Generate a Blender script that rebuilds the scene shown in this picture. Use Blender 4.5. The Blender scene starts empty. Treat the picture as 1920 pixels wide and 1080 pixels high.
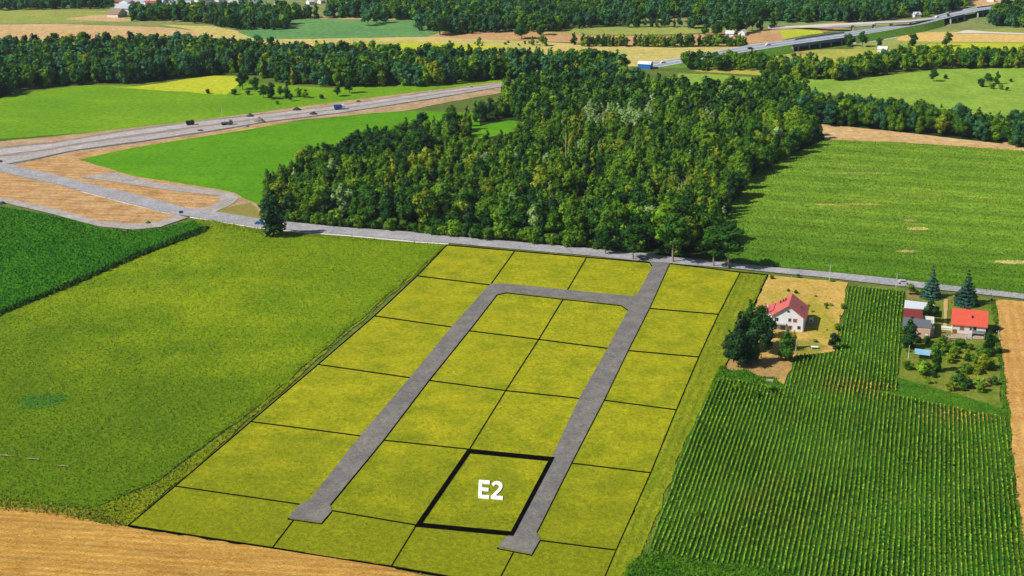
import bpy, math, random
import numpy as np
from mathutils import Vector, geometry
R = math.radians
SC = bpy.context.scene
COL = SC.collection
rng = np.random.default_rng(7)
random.seed(7)

# ------------------------------------------------------------ camera, sky, sun, exposure
CAM_H, F, PITCH = 170.0, 2670.0, R(18.43)
cd = bpy.data.cameras.new('camera')
cam = bpy.data.objects.new('camera', cd); COL.objects.link(cam)
cam.location = (0, 0, CAM_H); cam.rotation_euler = (math.pi/2 - PITCH, 0, 0)
cd.sensor_width = 36; cd.lens = F/1920*36; cd.clip_start = 1; cd.clip_end = 20000
SC.camera = cam
SUN_EL, SUN_AZ = R(43), math.atan2(-0.93, -0.37)      # direction towards the sun (x, y) = (-.93, -.37)
w = bpy.data.worlds.new('World'); SC.world = w; w.use_nodes = True
nt = w.node_tree; bg = nt.nodes['Background']
sky = nt.nodes.new('ShaderNodeTexSky'); sky.sky_type = 'NISHITA'; sky.sun_disc = False
sky.sun_elevation = SUN_EL; sky.sun_rotation = SUN_AZ
nt.links.new(sky.outputs[0], bg.inputs[0]); bg.inputs[1].default_value = 0.06
sl = bpy.data.lights.new('sun', 'SUN'); sl.energy = 4.9; sl.angle = R(.5); sl.color = (1, .95, .86)
sun = bpy.data.objects.new('sun', sl); COL.objects.link(sun); sun.location = (0, 0, 400)
sdir = Vector((-0.93*math.cos(SUN_EL), -0.37*math.cos(SUN_EL), math.sin(SUN_EL)))
sun.rotation_euler = sdir.to_track_quat('Z', 'Y').to_euler()
SC.view_settings.view_transform = 'Standard'; SC.view_settings.look = 'None'
SC.view_settings.gamma = 1; SC.view_settings.exposure = 0.45
SC.cycles.max_bounces = 6; SC.cycles.transparent_max_bounces = 4

# ------------------------------------------------------------ helpers
cp, sp = math.cos(PITCH), math.sin(PITCH)
def W(px, py, z=0.0):
    """a pixel of the survey photo -> the spot on the level plane at height z"""
    cx, cy = (px-960)/F, (540-py)/F
    d = (cx, cp+cy*sp, -sp+cy*cp)
    t = (z-CAM_H)/d[2]
    return (d[0]*t, d[1]*t, z)
def P(x, y, z=0.0):
    dx, dy, dz = x, y, z-CAM_H
    f = dy*cp-dz*sp
    return 960+F*dx/f, 540-F*(dy*sp+dz*cp)/f
def lin(c):
    c = c/255
    return c/12.92 if c <= .04045 else ((c+.055)/1.055)**2.4
K = 0.72
def S(r, g, b, k=None):
    k = K if k is None else k
    return (min(.85, lin(r)*k), min(.85, lin(g)*k), min(.85, lin(b)*k), 1)

def tag(o, label=None, cat=None, group=None, kind=None):
    if label: o['label'] = label
    if cat: o['category'] = cat
    if group: o['group'] = group
    if kind: o['kind'] = kind
    return o
def link(name, me, mat=None, parent=None):
    o = bpy.data.objects.new(name, me); COL.objects.link(o)
    if mat and not me.materials: me.materials.append(mat)
    if parent: o.parent = parent
    return o
def empty(name, loc, rz=0, sc=1):
    o = bpy.data.objects.new(name, None); COL.objects.link(o)
    o.location = loc; o.rotation_euler = (0, 0, rz); o.scale = (sc, sc, sc); o.empty_display_size = .5
    return o

def fast_mesh(name, V, F4, tint=None, n=4):
    """V (N,3) array, F4 (M,n) array of indices"""
    me = bpy.data.meshes.new(name)
    V = np.ascontiguousarray(V, dtype=np.float32); F4 = np.ascontiguousarray(F4, dtype=np.int32)
    me.vertices.add(len(V)); me.vertices.foreach_set('co', V.ravel())
    me.loops.add(F4.size); me.loops.foreach_set('vertex_index', F4.ravel())
    me.polygons.add(len(F4))
    me.polygons.foreach_set('loop_start', np.arange(0, F4.size, n, dtype=np.int32))
    me.polygons.foreach_set('loop_total', np.full(len(F4), n, dtype=np.int32))
    if tint is not None:
        a = me.attributes.new('tint', 'FLOAT', 'POINT'); a.data.foreach_set('value', np.ascontiguousarray(tint, dtype=np.float32))
    me.update(calc_edges=True)
    return me

class MB:
    def __init__(s): s.v = []; s.f = []
    def add(s, vs, fs):
        b = len(s.v); s.v += [tuple(v) for v in vs]; s.f += [tuple(b+i for i in f) for f in fs]; return s
    def box(s, c, d, rz=0):
        x, y, z = d[0]/2, d[1]/2, d[2]/2; ca, sa = math.cos(rz), math.sin(rz)
        vs = []
        for k in (-z, z):
            for a, b in ((-x, -y), (x, -y), (x, y), (-x, y)):
                vs.append((c[0]+a*ca-b*sa, c[1]+a*sa+b*ca, c[2]+k))
        return s.add(vs, [(3,2,1,0), (4,5,6,7), (0,1,5,4), (1,2,6,5), (2,3,7,6), (3,0,4,7)])
    def prism(s, pts, z0, z1):
        n = len(pts)
        vs = [(p[0], p[1], z0) for p in pts]+[(p[0], p[1], z1) for p in pts]
        return s.add(vs, [tuple(range(n-1, -1, -1)), tuple(range(n, 2*n))]+[(i, (i+1) % n, n+(i+1) % n, n+i) for i in range(n)])
    def slab(s, q, t):
        """quad of 3d corners, thickened downwards"""
        vs = [tuple(p) for p in q]+[(p[0], p[1], p[2]-t) for p in q]; n = len(q)
        return s.add(vs, [tuple(range(n)), tuple(range(2*n-1, n-1, -1))]+[(i, n+i, n+(i+1) % n, (i+1) % n) for i in range(n)])
    def cyl(s, p0, p1, r0, r1, n=8):
        p0, p1 = Vector(p0), Vector(p1); d = (p1-p0).normalized(); a = d.orthogonal().normalized(); b = d.cross(a)
        vs = []
        for p, r in ((p0, r0), (p1, r1)):
            for i in range(n):
                t = 2*math.pi*i/n; vs.append(p+a*math.cos(t)*r+b*math.sin(t)*r)
        return s.add(vs, [tuple(range(n-1, -1, -1)), tuple(range(n, 2*n))]+[(i, (i+1) % n, n+(i+1) % n, n+i) for i in range(n)])
    def build(s, name, mat, parent=None, smooth=False):
        me = bpy.data.meshes.new(name); me.from_pydata(s.v, [], s.f); me.update()
        if smooth:
            for p in me.polygons: p.use_smooth = True
        return link(name, me, mat, parent)

# ------------------------------------------------------------ materials
def newmat(name):
    m = bpy.data.materials.new(name); m.use_nodes = True
    t = m.node_tree; b = t.nodes['Principled BSDF']
    b.inputs['Roughness'].default_value = .85
    b.inputs['Specular IOR Level'].default_value = .2
    return m, t, b
def mixc(t, fac, a, b, mode='MIX'):
    n = t.nodes.new('ShaderNodeMix'); n.data_type = 'RGBA'; n.blend_type = mode
    for sock, v in ((n.inputs[0], fac), (n.inputs[6], a), (n.inputs[7], b)):
        if isinstance(v, (int, float, tuple)): sock.default_value = v
        else: t.links.new(v, sock)
    return n.outputs[2]
def math_(t, op, a, b=None, c=None, clamp=False):
    n = t.nodes.new('ShaderNodeMath'); n.operation = op; n.use_clamp = clamp
    for i, v in enumerate((a, b, c)):
        if v is None: continue
        if isinstance(v, (int, float)): n.inputs[i].default_value = v
        else: t.links.new(v, n.inputs[i])
    return n.outputs[0]
def noise(t, scale, vec, detail=3, rough=.55, dist=0):
    n = t.nodes.new('ShaderNodeTexNoise'); n.inputs['Scale'].default_value = scale
    n.inputs['Detail'].default_value = detail; n.inputs['Roughness'].default_value = rough; n.inputs['Distortion'].default_value = dist
    t.links.new(vec, n.inputs['Vector']); return n.outputs['Fac']
def stretch(t, fac, lo, hi):
    n = t.nodes.new('ShaderNodeMapRange'); n.inputs[1].default_value = lo; n.inputs[2].default_value = hi
    t.links.new(fac, n.inputs[0]); return n.outputs[0]
GA = R(15.96)                        # azimuth of the parcel grid, clockwise from +Y
def axis(t, pos, ang):
    """coordinate across lines that run at azimuth ang"""
    d = t.nodes.new('ShaderNodeVectorMath'); d.operation = 'DOT_PRODUCT'
    t.links.new(pos, d.inputs[0]); d.inputs[1].default_value = (math.cos(ang), -math.sin(ang), 0); return d.outputs['Value']
def fmat(name, c1, c2, c3, big=30, small=1.2, stripes=None, bump=.6, grad=None, patch=None, aniso=None):
    m, t, b = newmat(name)
    g = t.nodes.new('ShaderNodeNewGeometry'); pos = g.outputs['Position']
    n1 = stretch(t, noise(t, 1/big, pos, 4), .35, .65)
    v2 = pos
    if aniso:
        mp = t.nodes.new('ShaderNodeMapping'); mp.inputs['Rotation'].default_value = (0, 0, aniso[0]); mp.inputs['Scale'].default_value = (1, aniso[1], 1)
        t.links.new(pos, mp.inputs[0]); v2 = mp.outputs[0]
    n2 = noise(t, 1/small, v2, 4, .65, .8)
    n2s = stretch(t, n2, .32, .68)
    n3 = stretch(t, noise(t, 1/(small*6), v2, 3), .35, .65)
    c = mixc(t, n1, c1, c2)
    c = mixc(t, math_(t, 'MULTIPLY', n3, .55), c, c3)
    for (pa, pb, col, st) in (grad or []):        # the crop ripens / greens from one spot to another
        A, B = Vector(W(*pa)), Vector(W(*pb)); D = (B-A)/(B-A).length_squared
        d = t.nodes.new('ShaderNodeVectorMath'); d.operation = 'DOT_PRODUCT'
        t.links.new(pos, d.inputs[0]); d.inputs[1].default_value = (D.x, D.y, 0)
        fac = math_(t, 'ADD', d.outputs['Value'], -(A.x*D.x+A.y*D.y))
        fac = math_(t, 'ADD', fac, math_(t, 'MULTIPLY_ADD', n1, .6, -.3), clamp=True)
        c = mixc(t, math_(t, 'MULTIPLY', fac, st), c, col)
    if patch:
        for (x, y, rx, ry, col, st) in patch:
            mp = t.nodes.new('ShaderNodeMapping'); mp.inputs['Location'].default_value = (-x/rx, -y/ry, 0); mp.inputs['Scale'].default_value = (1/rx, 1/ry, 0)
            t.links.new(pos, mp.inputs[0])
            ln = t.nodes.new('ShaderNodeVectorMath'); ln.operation = 'LENGTH'; t.links.new(mp.outputs[0], ln.inputs[0])
            d = math_(t, 'ADD', ln.outputs['Value'], math_(t, 'MULTIPLY_ADD', noise(t, 1/6, pos, 4), 1.2, -.6))
            fac = math_(t, 'MULTIPLY', stretch(t, d, 1.05, .75), st)
            c = mixc(t, fac, c, col)
    if stripes:
        for (ang, per, amp) in stripes:
            a = math_(t, 'ADD', axis(t, pos, ang), math_(t, 'MULTIPLY', noise(t, 1/25, pos, 2), per*.6))
            s_ = math_(t, 'SINE', math_(t, 'MULTIPLY', a, 2*math.pi/per))
            s_ = math_(t, 'MULTIPLY', s_, stretch(t, noise(t, 1/12, pos, 2), .3, .6))
            c = mixc(t, 1.0, c, math_(t, 'MULTIPLY_ADD', s_, amp, 1.0), 'MULTIPLY')
    c = mixc(t, 1.0, c, math_(t, 'MULTIPLY_ADD', n2s, .6, .70), 'MULTIPLY')
    at = t.nodes.new('ShaderNodeAttribute'); at.attribute_name = 'tint'
    c = mixc(t, 1.0, c, at.outputs['Fac'], 'MULTIPLY')
    t.links.new(c, b.inputs['Base Color'])
    if bump:
        bn = t.nodes.new('ShaderNodeBump'); bn.inputs['Strength'].default_value = bump; bn.inputs['Distance'].default_value = .5
        t.links.new(n2, bn.inputs['Height']); t.links.new(bn.outputs[0], b.inputs['Normal'])
    b.inputs['Specular IOR Level'].default_value = .08
    return m
def pmat(name, col, var=.12, sc=1.5, rough=.8, spec=.2, metal=0):
    m, t, b = newmat(name)
    g = t.nodes.new('ShaderNodeNewGeometry')
    n = stretch(t, noise(t, sc, g.outputs['Position'], 4), .3, .7)
    c = mixc(t, 1.0, col, math_(t, 'MULTIPLY_ADD', n, 2*var, 1-var), 'MULTIPLY')
    t.links.new(c, b.inputs['Base Color']); b.inputs['Roughness'].default_value = rough
    b.inputs['Specular IOR Level'].default_value = spec; b.inputs['Metallic'].default_value = metal
    return m
def leafmat(name, cA, cB, var=.2, trans=.3):
    m, t, b = newmat(name)
    oi = t.nodes.new('ShaderNodeObjectInfo')
    c = mixc(t, oi.outputs['Random'], tuple(v*.95 for v in cA[:3])+(1,), tuple(v*1.4 for v in cB[:3])+(1,))
    tc = t.nodes.new('ShaderNodeTexCoord')
    n = stretch(t, noise(t, .45, tc.outputs['Object'], 3), .3, .7)
    c = mixc(t, 1.0, c, math_(t, 'MULTIPLY_ADD', n, 2*var, 1-var), 'MULTIPLY')
    at = t.nodes.new('ShaderNodeAttribute'); at.attribute_name = 'tint'
    c = mixc(t, 1.0, c, at.outputs['Fac'], 'MULTIPLY')
    t.links.new(c, b.inputs['Base Color']); b.inputs['Roughness'].default_value = .6; b.inputs['Specular IOR Level'].default_value = .15
    tr = t.nodes.new('ShaderNodeBsdfTranslucent'); t.links.new(c, tr.inputs[0])
    mx = t.nodes.new('ShaderNodeMixShader'); mx.inputs[0].default_value = trans
    out = t.nodes['Material Output']
    t.links.new(b.outputs[0], mx.inputs[1]); t.links.new(tr.outputs[0], mx.inputs[2]); t.links.new(mx.outputs[0], out.inputs[0])
    return m

# ------------------------------------------------------------ polygons on the ground
def inside(poly, x, y):
    poly = np.asarray(poly, float); x = np.asarray(x); y = np.asarray(y); r = np.zeros(x.shape, bool)
    j = len(poly)-1
    for i in range(len(poly)):
        xi, yi = poly[i]; xj, yj = poly[j]
        if yi != yj:
            c = ((yi > y) != (yj > y)) & (x < (xj-xi)*(y-yi)/(yj-yi)+xi); r ^= c
        j = i
    return r
def ground_poly(px, jit=0.0, step=4.0):
    pts = [W(*p)[:2] for p in px]; out = []
    for i, a in enumerate(pts):
        b = pts[(i+1) % len(pts)]; L = math.dist(a, b); n = max(1, int(L/step)) if jit else 1
        nx, ny = -(b[1]-a[1])/max(L, 1e-6), (b[0]-a[0])/max(L, 1e-6); dr = 0
        for k in range(n):
            t = k/n; dr = .6*dr+random.uniform(-jit, jit)
            o = dr if k else 0
            out.append((a[0]+(b[0]-a[0])*t+nx*o, a[1]+(b[1]-a[1])*t+ny*o))
    return out
LAYER = [0.02]
def sheet(name, px, mat, label=None, jit=.5, step=4, cat=None, z=None):
    pts = ground_poly(px, jit, step)
    if z is None: LAYER[0] += .006; z = LAYER[0]
    tris = geometry.tessellate_polygon([[Vector((p[0], p[1], 0)) for p in pts]])
    me = bpy.data.meshes.new(name)
    fs = []
    for a, b, c in tris:
        A, B, C = pts[a], pts[b], pts[c]
        fs.append((a, b, c) if (B[0]-A[0])*(C[1]-A[1])-(B[1]-A[1])*(C[0]-A[0]) > 0 else (a, c, b))
    me.from_pydata([(p[0], p[1], z) for p in pts], [], fs)
    a = me.attributes.new('tint', 'FLOAT', 'POINT'); a.data.foreach_set('value', [1.0]*len(pts))
    o = link(name, me, mat); tag(o, label, cat or name.split('_')[-1], kind='structure')
    return o
def band(name, up, lo, mat, label, jit=.15, cat='road', z=None):
    return sheet(name, up+lo[::-1], mat, label, jit, 5, cat, z)

def scatter(px, spacing, jit=.45, excl=(), seed=1):
    r = np.random.default_rng(seed)
    poly = np.array([W(*p)[:2] for p in px])
    x0, y0 = poly.min(0); x1, y1 = poly.max(0)
    gx, gy = np.meshgrid(np.arange(x0, x1, spacing), np.arange(y0, y1, spacing*.9))
    gx[::2] += spacing/2
    x = gx.ravel()+r.uniform(-jit, jit, gx.size)*spacing; y = gy.ravel()+r.uniform(-jit, jit, gx.size)*spacing
    k = inside(poly, x, y)
    for e in excl: k &= ~inside([W(*p)[:2] for p in e], x, y)
    return x[k], y[k]
def in_frame(x, y, m=40):
    f = y*cp+CAM_H*sp; u = 960+F*x/f; v = 540-F*(y*sp-CAM_H*cp)/f
    return (u > -m) & (u < 1920+m) & (v < 1080+m)
def tufts(name, px, mat, spacing, h, wd, label, excl=(), seed=3, n=3, var=.3, cat='grass', jit=.5):
    x, y = scatter(px, spacing, jit, excl, seed); k = in_frame(x, y, 60); x, y = x[k], y[k]
    r = np.random.default_rng(seed+50); N = len(x)
    x = np.repeat(x, n); y = np.repeat(y, n); M = N*n
    a = r.uniform(0, 2*np.pi, M); ln = r.uniform(.15, .8, M)*h; hh = r.uniform(.6, 1.15, M)*h; ww = wd*r.uniform(.6, 1.3, M)
    ox = x+r.normal(0, wd*.5, M); oy = y+r.normal(0, wd*.5, M)
    t = a+np.pi/2
    V = np.zeros((M, 3, 3))
    V[:, 0] = np.stack([ox-np.cos(t)*ww/2, oy-np.sin(t)*ww/2, np.zeros(M)], 1)
    V[:, 1] = np.stack([ox+np.cos(t)*ww/2, oy+np.sin(t)*ww/2, np.zeros(M)], 1)
    V[:, 2] = np.stack([ox+np.cos(a)*ln, oy+np.sin(a)*ln, hh], 1)
    tn = np.repeat(np.repeat(r.uniform(1-var, 1+var, N), n), 3)
    me = fast_mesh(name, V.reshape(-1, 3), np.arange(M*3).reshape(-1, 3), tn, 3)
    o = link(name, me, mat); tag(o, label, cat, kind='stuff'); return o

# ============================================================ THE GROUND
gm = fmat('grass_base', S(90,115,45), S(120,130,60), S(80,100,35), 60, 3, bump=.3)
me = bpy.data.meshes.new('ground'); me.from_pydata([(-6000, -200, 0), (6000, -200, 0), (6000, 9000, 0), (-6000, 9000, 0)], [], [(0, 1, 2, 3)])
me.attributes.new('tint', 'FLOAT', 'POINT').data.foreach_set('value', [1.0]*4)
tag(link('ground', me, gm), 'green ground under all the fields', 'ground', kind='structure')

GREEN_BRIGHT = fmat('bright_crop', S(88,148,6), S(104,160,8), S(76,136,6), 50, 2.0, bump=.35)
MEADOW_TL = fmat('upper_meadow', S(106,152,20), S(130,168,26), S(92,142,18), 60, 2.5, bump=.35)
STUBBLE = fmat('far_stubble', S(206,172,122), S(196,158,104), S(214,184,136), 60, 3, stripes=[(R(80), 9, .06)], bump=.2)
STUBBLE_Y = fmat('yellow_stubble', S(206,186,112), S(172,176,84), S(216,188,124), 45, 3, stripes=[(R(84), 12, .07)], bump=.2)
BROWN = fmat('brown_field', S(194,154,108), S(184,142,94), S(206,168,120), 60, 3, bump=.2)
FARGREEN = fmat('far_green', S(98,146,84), S(112,156,88), S(88,136,76), 80, 4, bump=.2)
OLIVE = fmat('olive_field', S(150,160,80), S(166,170,84), S(132,148,68), 60, 3, bump=.2)
YGREEN = fmat('yellow_green_field', S(186,192,40), S(170,186,40), S(200,200,56), 40, 2.5, bump=.2)
MEADOW_R = fmat('right_meadow', S(136,168,62), S(152,180,66), S(116,152,48), 35, 3, bump=.3)
SAND = fmat('sand', S(196,152,98), S(164,126,80), S(214,178,130), 11, 1.6, stripes=[(R(100), 5, .12), (R(70), 3.7, .05)], bump=.6)
SAND2 = fmat('graded_soil', S(186,154,118), S(158,132,96), S(202,176,144), 10, 1.6, bump=.6)
GRAVEL = fmat('gravel_road', S(170,164,160), S(188,180,174), S(150,142,134), 9, 1.2, bump=.3)
ASPH_L = fmat('pale_asphalt', S(160,160,166), S(178,176,178), S(146,144,148), 10, 1.2, bump=.1)
CONSTR = fmat('road_works_surface', S(166,158,156), S(188,180,178), S(136,130,126), 16, 2.2, stripes=[(R(66), 5.2, .18), (R(67), 2.1, .12)], bump=.5, aniso=(R(-24), 7))
HIGHWAY = fmat('highway_asphalt', S(150,156,168), S(162,168,180), S(140,146,156), 40, 2, bump=.05)
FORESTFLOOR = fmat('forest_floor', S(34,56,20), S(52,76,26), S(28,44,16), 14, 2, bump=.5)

# far fields, back to front
sheet('field', [(-80,-60),(2000,-60),(2000,60),(-80,60)], fmat('distant_fields', S(120,140,80), S(150,150,92), S(108,132,72), 110, 6, bump=.1), 'patchwork of distant green and ochre fields at the top', 0)
sheet('field', [(-60,17),(60,17),(210,20),(240,26),(250,40),(-60,46)], OLIVE, 'pale olive field near the top left corner')
sheet('field', [(120,36),(170,29),(212,27),(250,38),(230,41)], STUBBLE, 'small tan stubble wedge behind the left wood')
sheet('field', [(-60,47),(110,45),(300,51),(360,57),(400,74),(420,95),(-60,95)], STUBBLE, 'long tan stubble field above the left wood')
sheet('field', [(300,46),(400,49),(445,58),(490,78),(480,95),(420,95),(392,72),(355,55)], STUBBLE_Y, 'yellow curving field beside the tan stubble')
sheet('field', [(445,60),(520,44),(560,30),(640,34),(790,38),(850,58),(800,70),(480,74)], FARGREEN, 'cool green field between the far woods')
sheet('field', [(540,30),(790,33),(820,38),(560,35)], STUBBLE, 'thin tan strip along the far forest edge')
sheet('field', [(470,74),(640,72),(800,69),(900,73),(1080,82),(1260,90),(1460,84),(1300,122),(1000,130),(700,118),(480,104)], STUBBLE_Y, 'wide yellow stubble field behind the middle wood')
sheet('field', [(640,82),(800,80),(960,88),(900,97),(720,93)], YGREEN, 'yellow green strip in the wide stubble')
sheet('field', [(800,69),(830,60),(1010,58),(1100,66),(1250,68),(1440,56),(1560,42),(1700,44),(1600,50),(1480,72),(1440,84),(1260,88),(1080,80),(900,74)], BROWN, 'brown ploughed field above the tree row')
sheet('field', [(1020,52),(1150,50),(1300,48),(1420,56),(1280,64),(1120,66),(1020,60)], OLIVE, 'olive field in front of the far forest')
sheet('field', [(1460,56),(1530,54),(1545,62),(1470,72)], YGREEN, 'small light green field beside the highway')
sheet('field', [(1150,34),(1330,33),(1350,36),(1160,38)], STUBBLE, 'tan strip between the far trees')
sheet('field', [(1290,30),(1560,34),(1560,42),(1300,44)], FARGREEN, 'narrow cool green field before the far trees')
sheet('field', [(1810,-10),(1990,-10),(1990,8),(1830,14)], STUBBLE, 'tan field in the top right corner')
sheet('field', [(1600,78),(1700,60),(1990,50),(1990,100),(1600,100)], OLIVE, 'olive field under the flyover')
sheet('field', [(1690,62),(1740,61),(1800,60),(1990,64),(1990,80),(1740,78),(1680,76)], fmat('orange_stubble', S(222,186,112), S(206,176,118), S(226,190,104), 40, 3, bump=.2), 'orange stubble field right of the slip road')
sheet('field', [(1700,84),(1800,81),(1990,82),(1990,104),(1700,100)], YGREEN, 'bright yellow green strip behind the right tree belt')
sheet('field', [(1300,134),(1400,108),(1500,94),(1600,92),(1700,96),(1680,112),(1560,140),(1430,142)], fmat('under_bridge', S(178,176,72), S(150,166,70), S(196,176,88), 25, 2.5, bump=.3), 'yellow green rough field below the viaduct')
sheet('meadow', [(1270,138),(1340,140),(1420,146),(1600,150),(1760,130),(1990,126),(1990,236),(1860,222),(1700,196),(1500,172),(1280,165)], MEADOW_R, 'pale green meadow with bushes at the right')
sheet('meadow', [(-60,196),(60,172),(160,160),(300,160),(420,152),(620,166),(950,150),(950,165),(660,190),(545,205),(360,232),(180,248),(-60,266)], MEADOW_TL, 'bright meadow left of the road works')
sheet('field', [(205,163),(250,163),(300,157),(340,150),(375,145),(405,142),(440,143),(452,147),(448,158),(436,170),(425,178),(390,177),(350,172),(310,171),(260,167)], YGREEN, 'yellow patch of crop beside the left wood')
sheet('field', [(1480,230),(1560,232),(1760,250),(1895,268),(1990,276),(1990,290),(1540,266)], STUBBLE, 'narrow tan stubble strip right of the woods')
sheet('forest_floor', [(470,392),(500,330),(640,262),(880,222),(940,185),(975,165),(1000,150),(1300,160),(1540,190),(1870,248),(1880,270),(1540,232),(1545,262),(1420,330),(1375,400),(1390,492),(1130,470),(700,432),(520,415)], FORESTFLOOR, 'dark leafy floor of the central wood', cat='ground')
sheet('meadow', [(880,240),(955,226),(1000,232),(950,252),(890,262)], GREEN_BRIGHT, 'small grassy clearing inside the wood')

RIGHTF = [(1545,262),(1700,268),(1990,288),(1990,570),(1840,546),(1640,519),(1380,492),(1340,470),(1375,380),(1420,320)]
PR = W(1800, 430)
RF = fmat('right_crop', S(114,152,38), S(132,162,48), S(96,136,30), 35, 1.3, stripes=[(GA+R(90), 22, .16), (GA+R(90), 7, .12)], bump=.5, grad=[((1600,400),(1560,500), S(74,120,18), .8)],
          patch=[(W(1722,430)[0], W(1722,430)[1], 5, 2.5, S(196,178,110), .9), (W(1706,414)[0], W(1706,414)[1], 3.5, 2, S(190,170,110), .9), (W(1700,472)[0], W(1700,472)[1], 5, 2, S(190,170,110), .8),
                 (W(1895,492)[0], W(1895,492)[1], 8, 2.5, S(200,184,120), .9), (W(1590,384)[0], W(1590,384)[1], 18, 2.5, S(180,170,80), .8), (W(1620,325)[0], W(1620,325)[1], 18, 2.5, S(160,168,80), .7)])
sheet('field', RIGHTF, RF, 'large green crop field right of the wood')

# sand and works on the left
sheet('soil', [(-60,272),(180,248),(360,228),(545,203),(660,188),(955,152),(955,172),(820,196),(760,208),(560,226),(260,276),(150,300),(260,330),(450,356),(480,380),(500,420),(380,404),(200,366),(-60,330)], SAND2, 'bare graded soil round the road works', cat='ground')
sheet('soil', [(20,312),(60,300),(150,288),(300,266),(500,234),(760,208),(840,196),(640,224),(300,278),(160,302),(260,330),(420,356),(410,372),(395,388),(352,392),(200,352)], SAND, 'orange sand beside the new road', cat='ground')
sheet('field', [(148,300),(260,276),(560,228),(700,212),(765,208),(900,212),(900,240),(640,300),(500,392),(470,378),(440,362),(400,354),(250,330)], GREEN_BRIGHT, 'vivid green field between road works and wood')
sheet('soil', [(-60,312),(0,324),(100,346),(200,373),(300,398),(333,404),(300,418),(250,424),(187,420),(100,396),(0,374),(-60,362)], SAND, 'orange sand lot between the lower track and road', cat='ground')
DARKF = fmat('dark_crop', S(54,120,12), S(72,134,16), S(42,104,10), 30, 1.3, stripes=[(R(-58), 3.2, .10)], bump=.6)
DARKPX = [(-60,380),(0,388),(100,405),(187,428),(250,434),(300,429),(360,415),(385,425),(384,436),(260,482),(120,540),(0,592),(-60,618)]
sheet('field', DARKPX, DARKF, 'dark green crop field at the left edge')
fmat('verge', S(130,144,30), S(142,146,44), S(112,134,24), 10, 1, bump=.6)
sheet('verge', [(405,398),(440,386),(470,380),(500,412),(470,412)], fmat('verge_dry', S(150,140,70), S(120,130,50), S(160,140,80), 6, 1, bump=.6), 'dry corner of verge by the loop road', cat='verge')

# big left meadow
a0 = W(60, 750); a1 = W(85, 752)
LM = fmat('left_meadow', S(136,160,12), S(114,148,10), S(156,168,22), 30, 1.5, stripes=[(GA, 9, .04)], bump=.8, grad=[((420,640),(180,860), S(92,120,10), .8), ((430,520),(60,640), S(86,120,8), .6), ((480,640),(700,600), S(100,134,10), .45)],
          patch=[(a1[0], a1[1], 8, 7, S(44,112,40), .6)])
LEFTPX = [(-80,625),(0,592),(130,538),(260,482),(384,432),(360,411),(403,415),(483,430),(567,438),(660,445),(777,456),(838,460),(805,488),(640,628),(460,780),(300,900),(175,955),(60,944),(-80,925)]
sheet('meadow', LEFTPX, LM, 'broad yellow green meadow left of the plots')
STRIPM = fmat('grass_strip', S(124,140,14), S(144,150,22), S(104,128,12), 12, 1.1, stripes=[(GA+R(5), 2.3, .12)], bump=.8)
STRIPPX = [(828,462),(838,460),(240,987),(150,972),(175,955),(300,905),(460,785),(640,632),(805,490)]
sheet('grass_strip', STRIPPX, STRIPM, 'unmown grass strip along the left plot border', cat='verge')
EDGEPX = [(-80,922),(60,943),(175,955),(240,985),(225,990),(100,968),(-80,948)]
sheet('grass_strip', EDGEPX, fmat('edge_grass', S(130,140,36), S(150,150,46), S(104,130,24), 8, 1, bump=.8), 'ragged grass edge above the straw field', cat='verge')
STRAWPX = [(-90,938),(100,962),(240,989),(510,1029),(735,1064),(860,1090),(700,1200),(-90,1200)]
STRAW = fmat('straw_field', S(208,160,74), S(188,140,60), S(226,180,98), 22, .9, stripes=[(R(98), 9, .1), (R(97), 2.6, .16)], bump=1, aniso=(R(-8), 2.2))
sheet('straw_field', STRAWPX, STRAW, 'golden straw field in the lower left corner', jit=.8, step=2, cat='field')

# plots
PLOTPX = [(838,459),(1218,492),(1258,494),(1388,510),(1347,589),(1310,669),(1268,768),(1220,886),(1155,1031),(1110,1140),(1000,1108),(735,1062),(510,1027),(240,985),(328,911),(470,790),(596,683),(702,592),(782,517)]
PM = fmat('plot_grass', S(160,162,16), S(128,142,12), S(182,176,32), 13, 1.3, bump=.8, grad=[((700,760),(560,960), S(124,136,12), .8), ((960,900),(960,1060), S(132,138,14), .7)])
sheet('plot_meadow', PLOTPX, PM, 'yellowish meadow divided into building plots', jit=0, cat='meadow')
RSTPX = [(1388,510),(1440,515),(1400,600),(1350,700),(1265,880),(1180,1100),(1120,1130),(1155,1031),(1220,886),(1268,768),(1310,669),(1347,589)]
RSM = fmat('right_strip', S(134,148,22), S(150,156,30), S(108,134,16), 14, 1.1, stripes=[(GA, 2.6, .14)], bump=.8)
sheet('grass_strip', RSTPX, RSM, 'striped grass strip between plots and corn', cat='verge')
YARDPX = [(1440,516),(1590,531),(1580,590),(1565,660),(1490,668),(1470,722),(1350,704),(1400,605)]
sheet('yard', YARDPX, fmat('yard_dry_grass', S(204,168,84), S(180,156,66), S(214,178,104), 9, 1.2, bump=.5, patch=[(W(1420,690)[0], W(1420,690)[1], 14, 12, S(168,134,88), .8), (W(1535,600)[0], W(1535,600)[1], 6, 24, S(158,156,44), .7), (W(1470,560)[0], W(1470,560)[1], 8, 12, S(170,158,60), .5), (W(1510,650)[0], W(1510,650)[1], 7, 8, S(128,138,44), .7)]), 'dry golden yard round the white house', cat='yard')
GARDPX = [(1700,545),(1862,562),(1868,600),(1878,770),(1800,745),(1682,712),(1690,640)]
GARD = fmat('garden_grass', S(116,134,40), S(92,124,32), S(150,142,64), 7, 1, bump=.7, patch=[(W(1825,715)[0], W(1825,715)[1], 9, 6, S(160,140,80), .6), (W(1790,630)[0], W(1790,630)[1], 9, 5, S(140,122,80), .6), (W(1725,545)[0], W(1745,553)[1], 16, 6, S(160,126,84), .6)])
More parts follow.
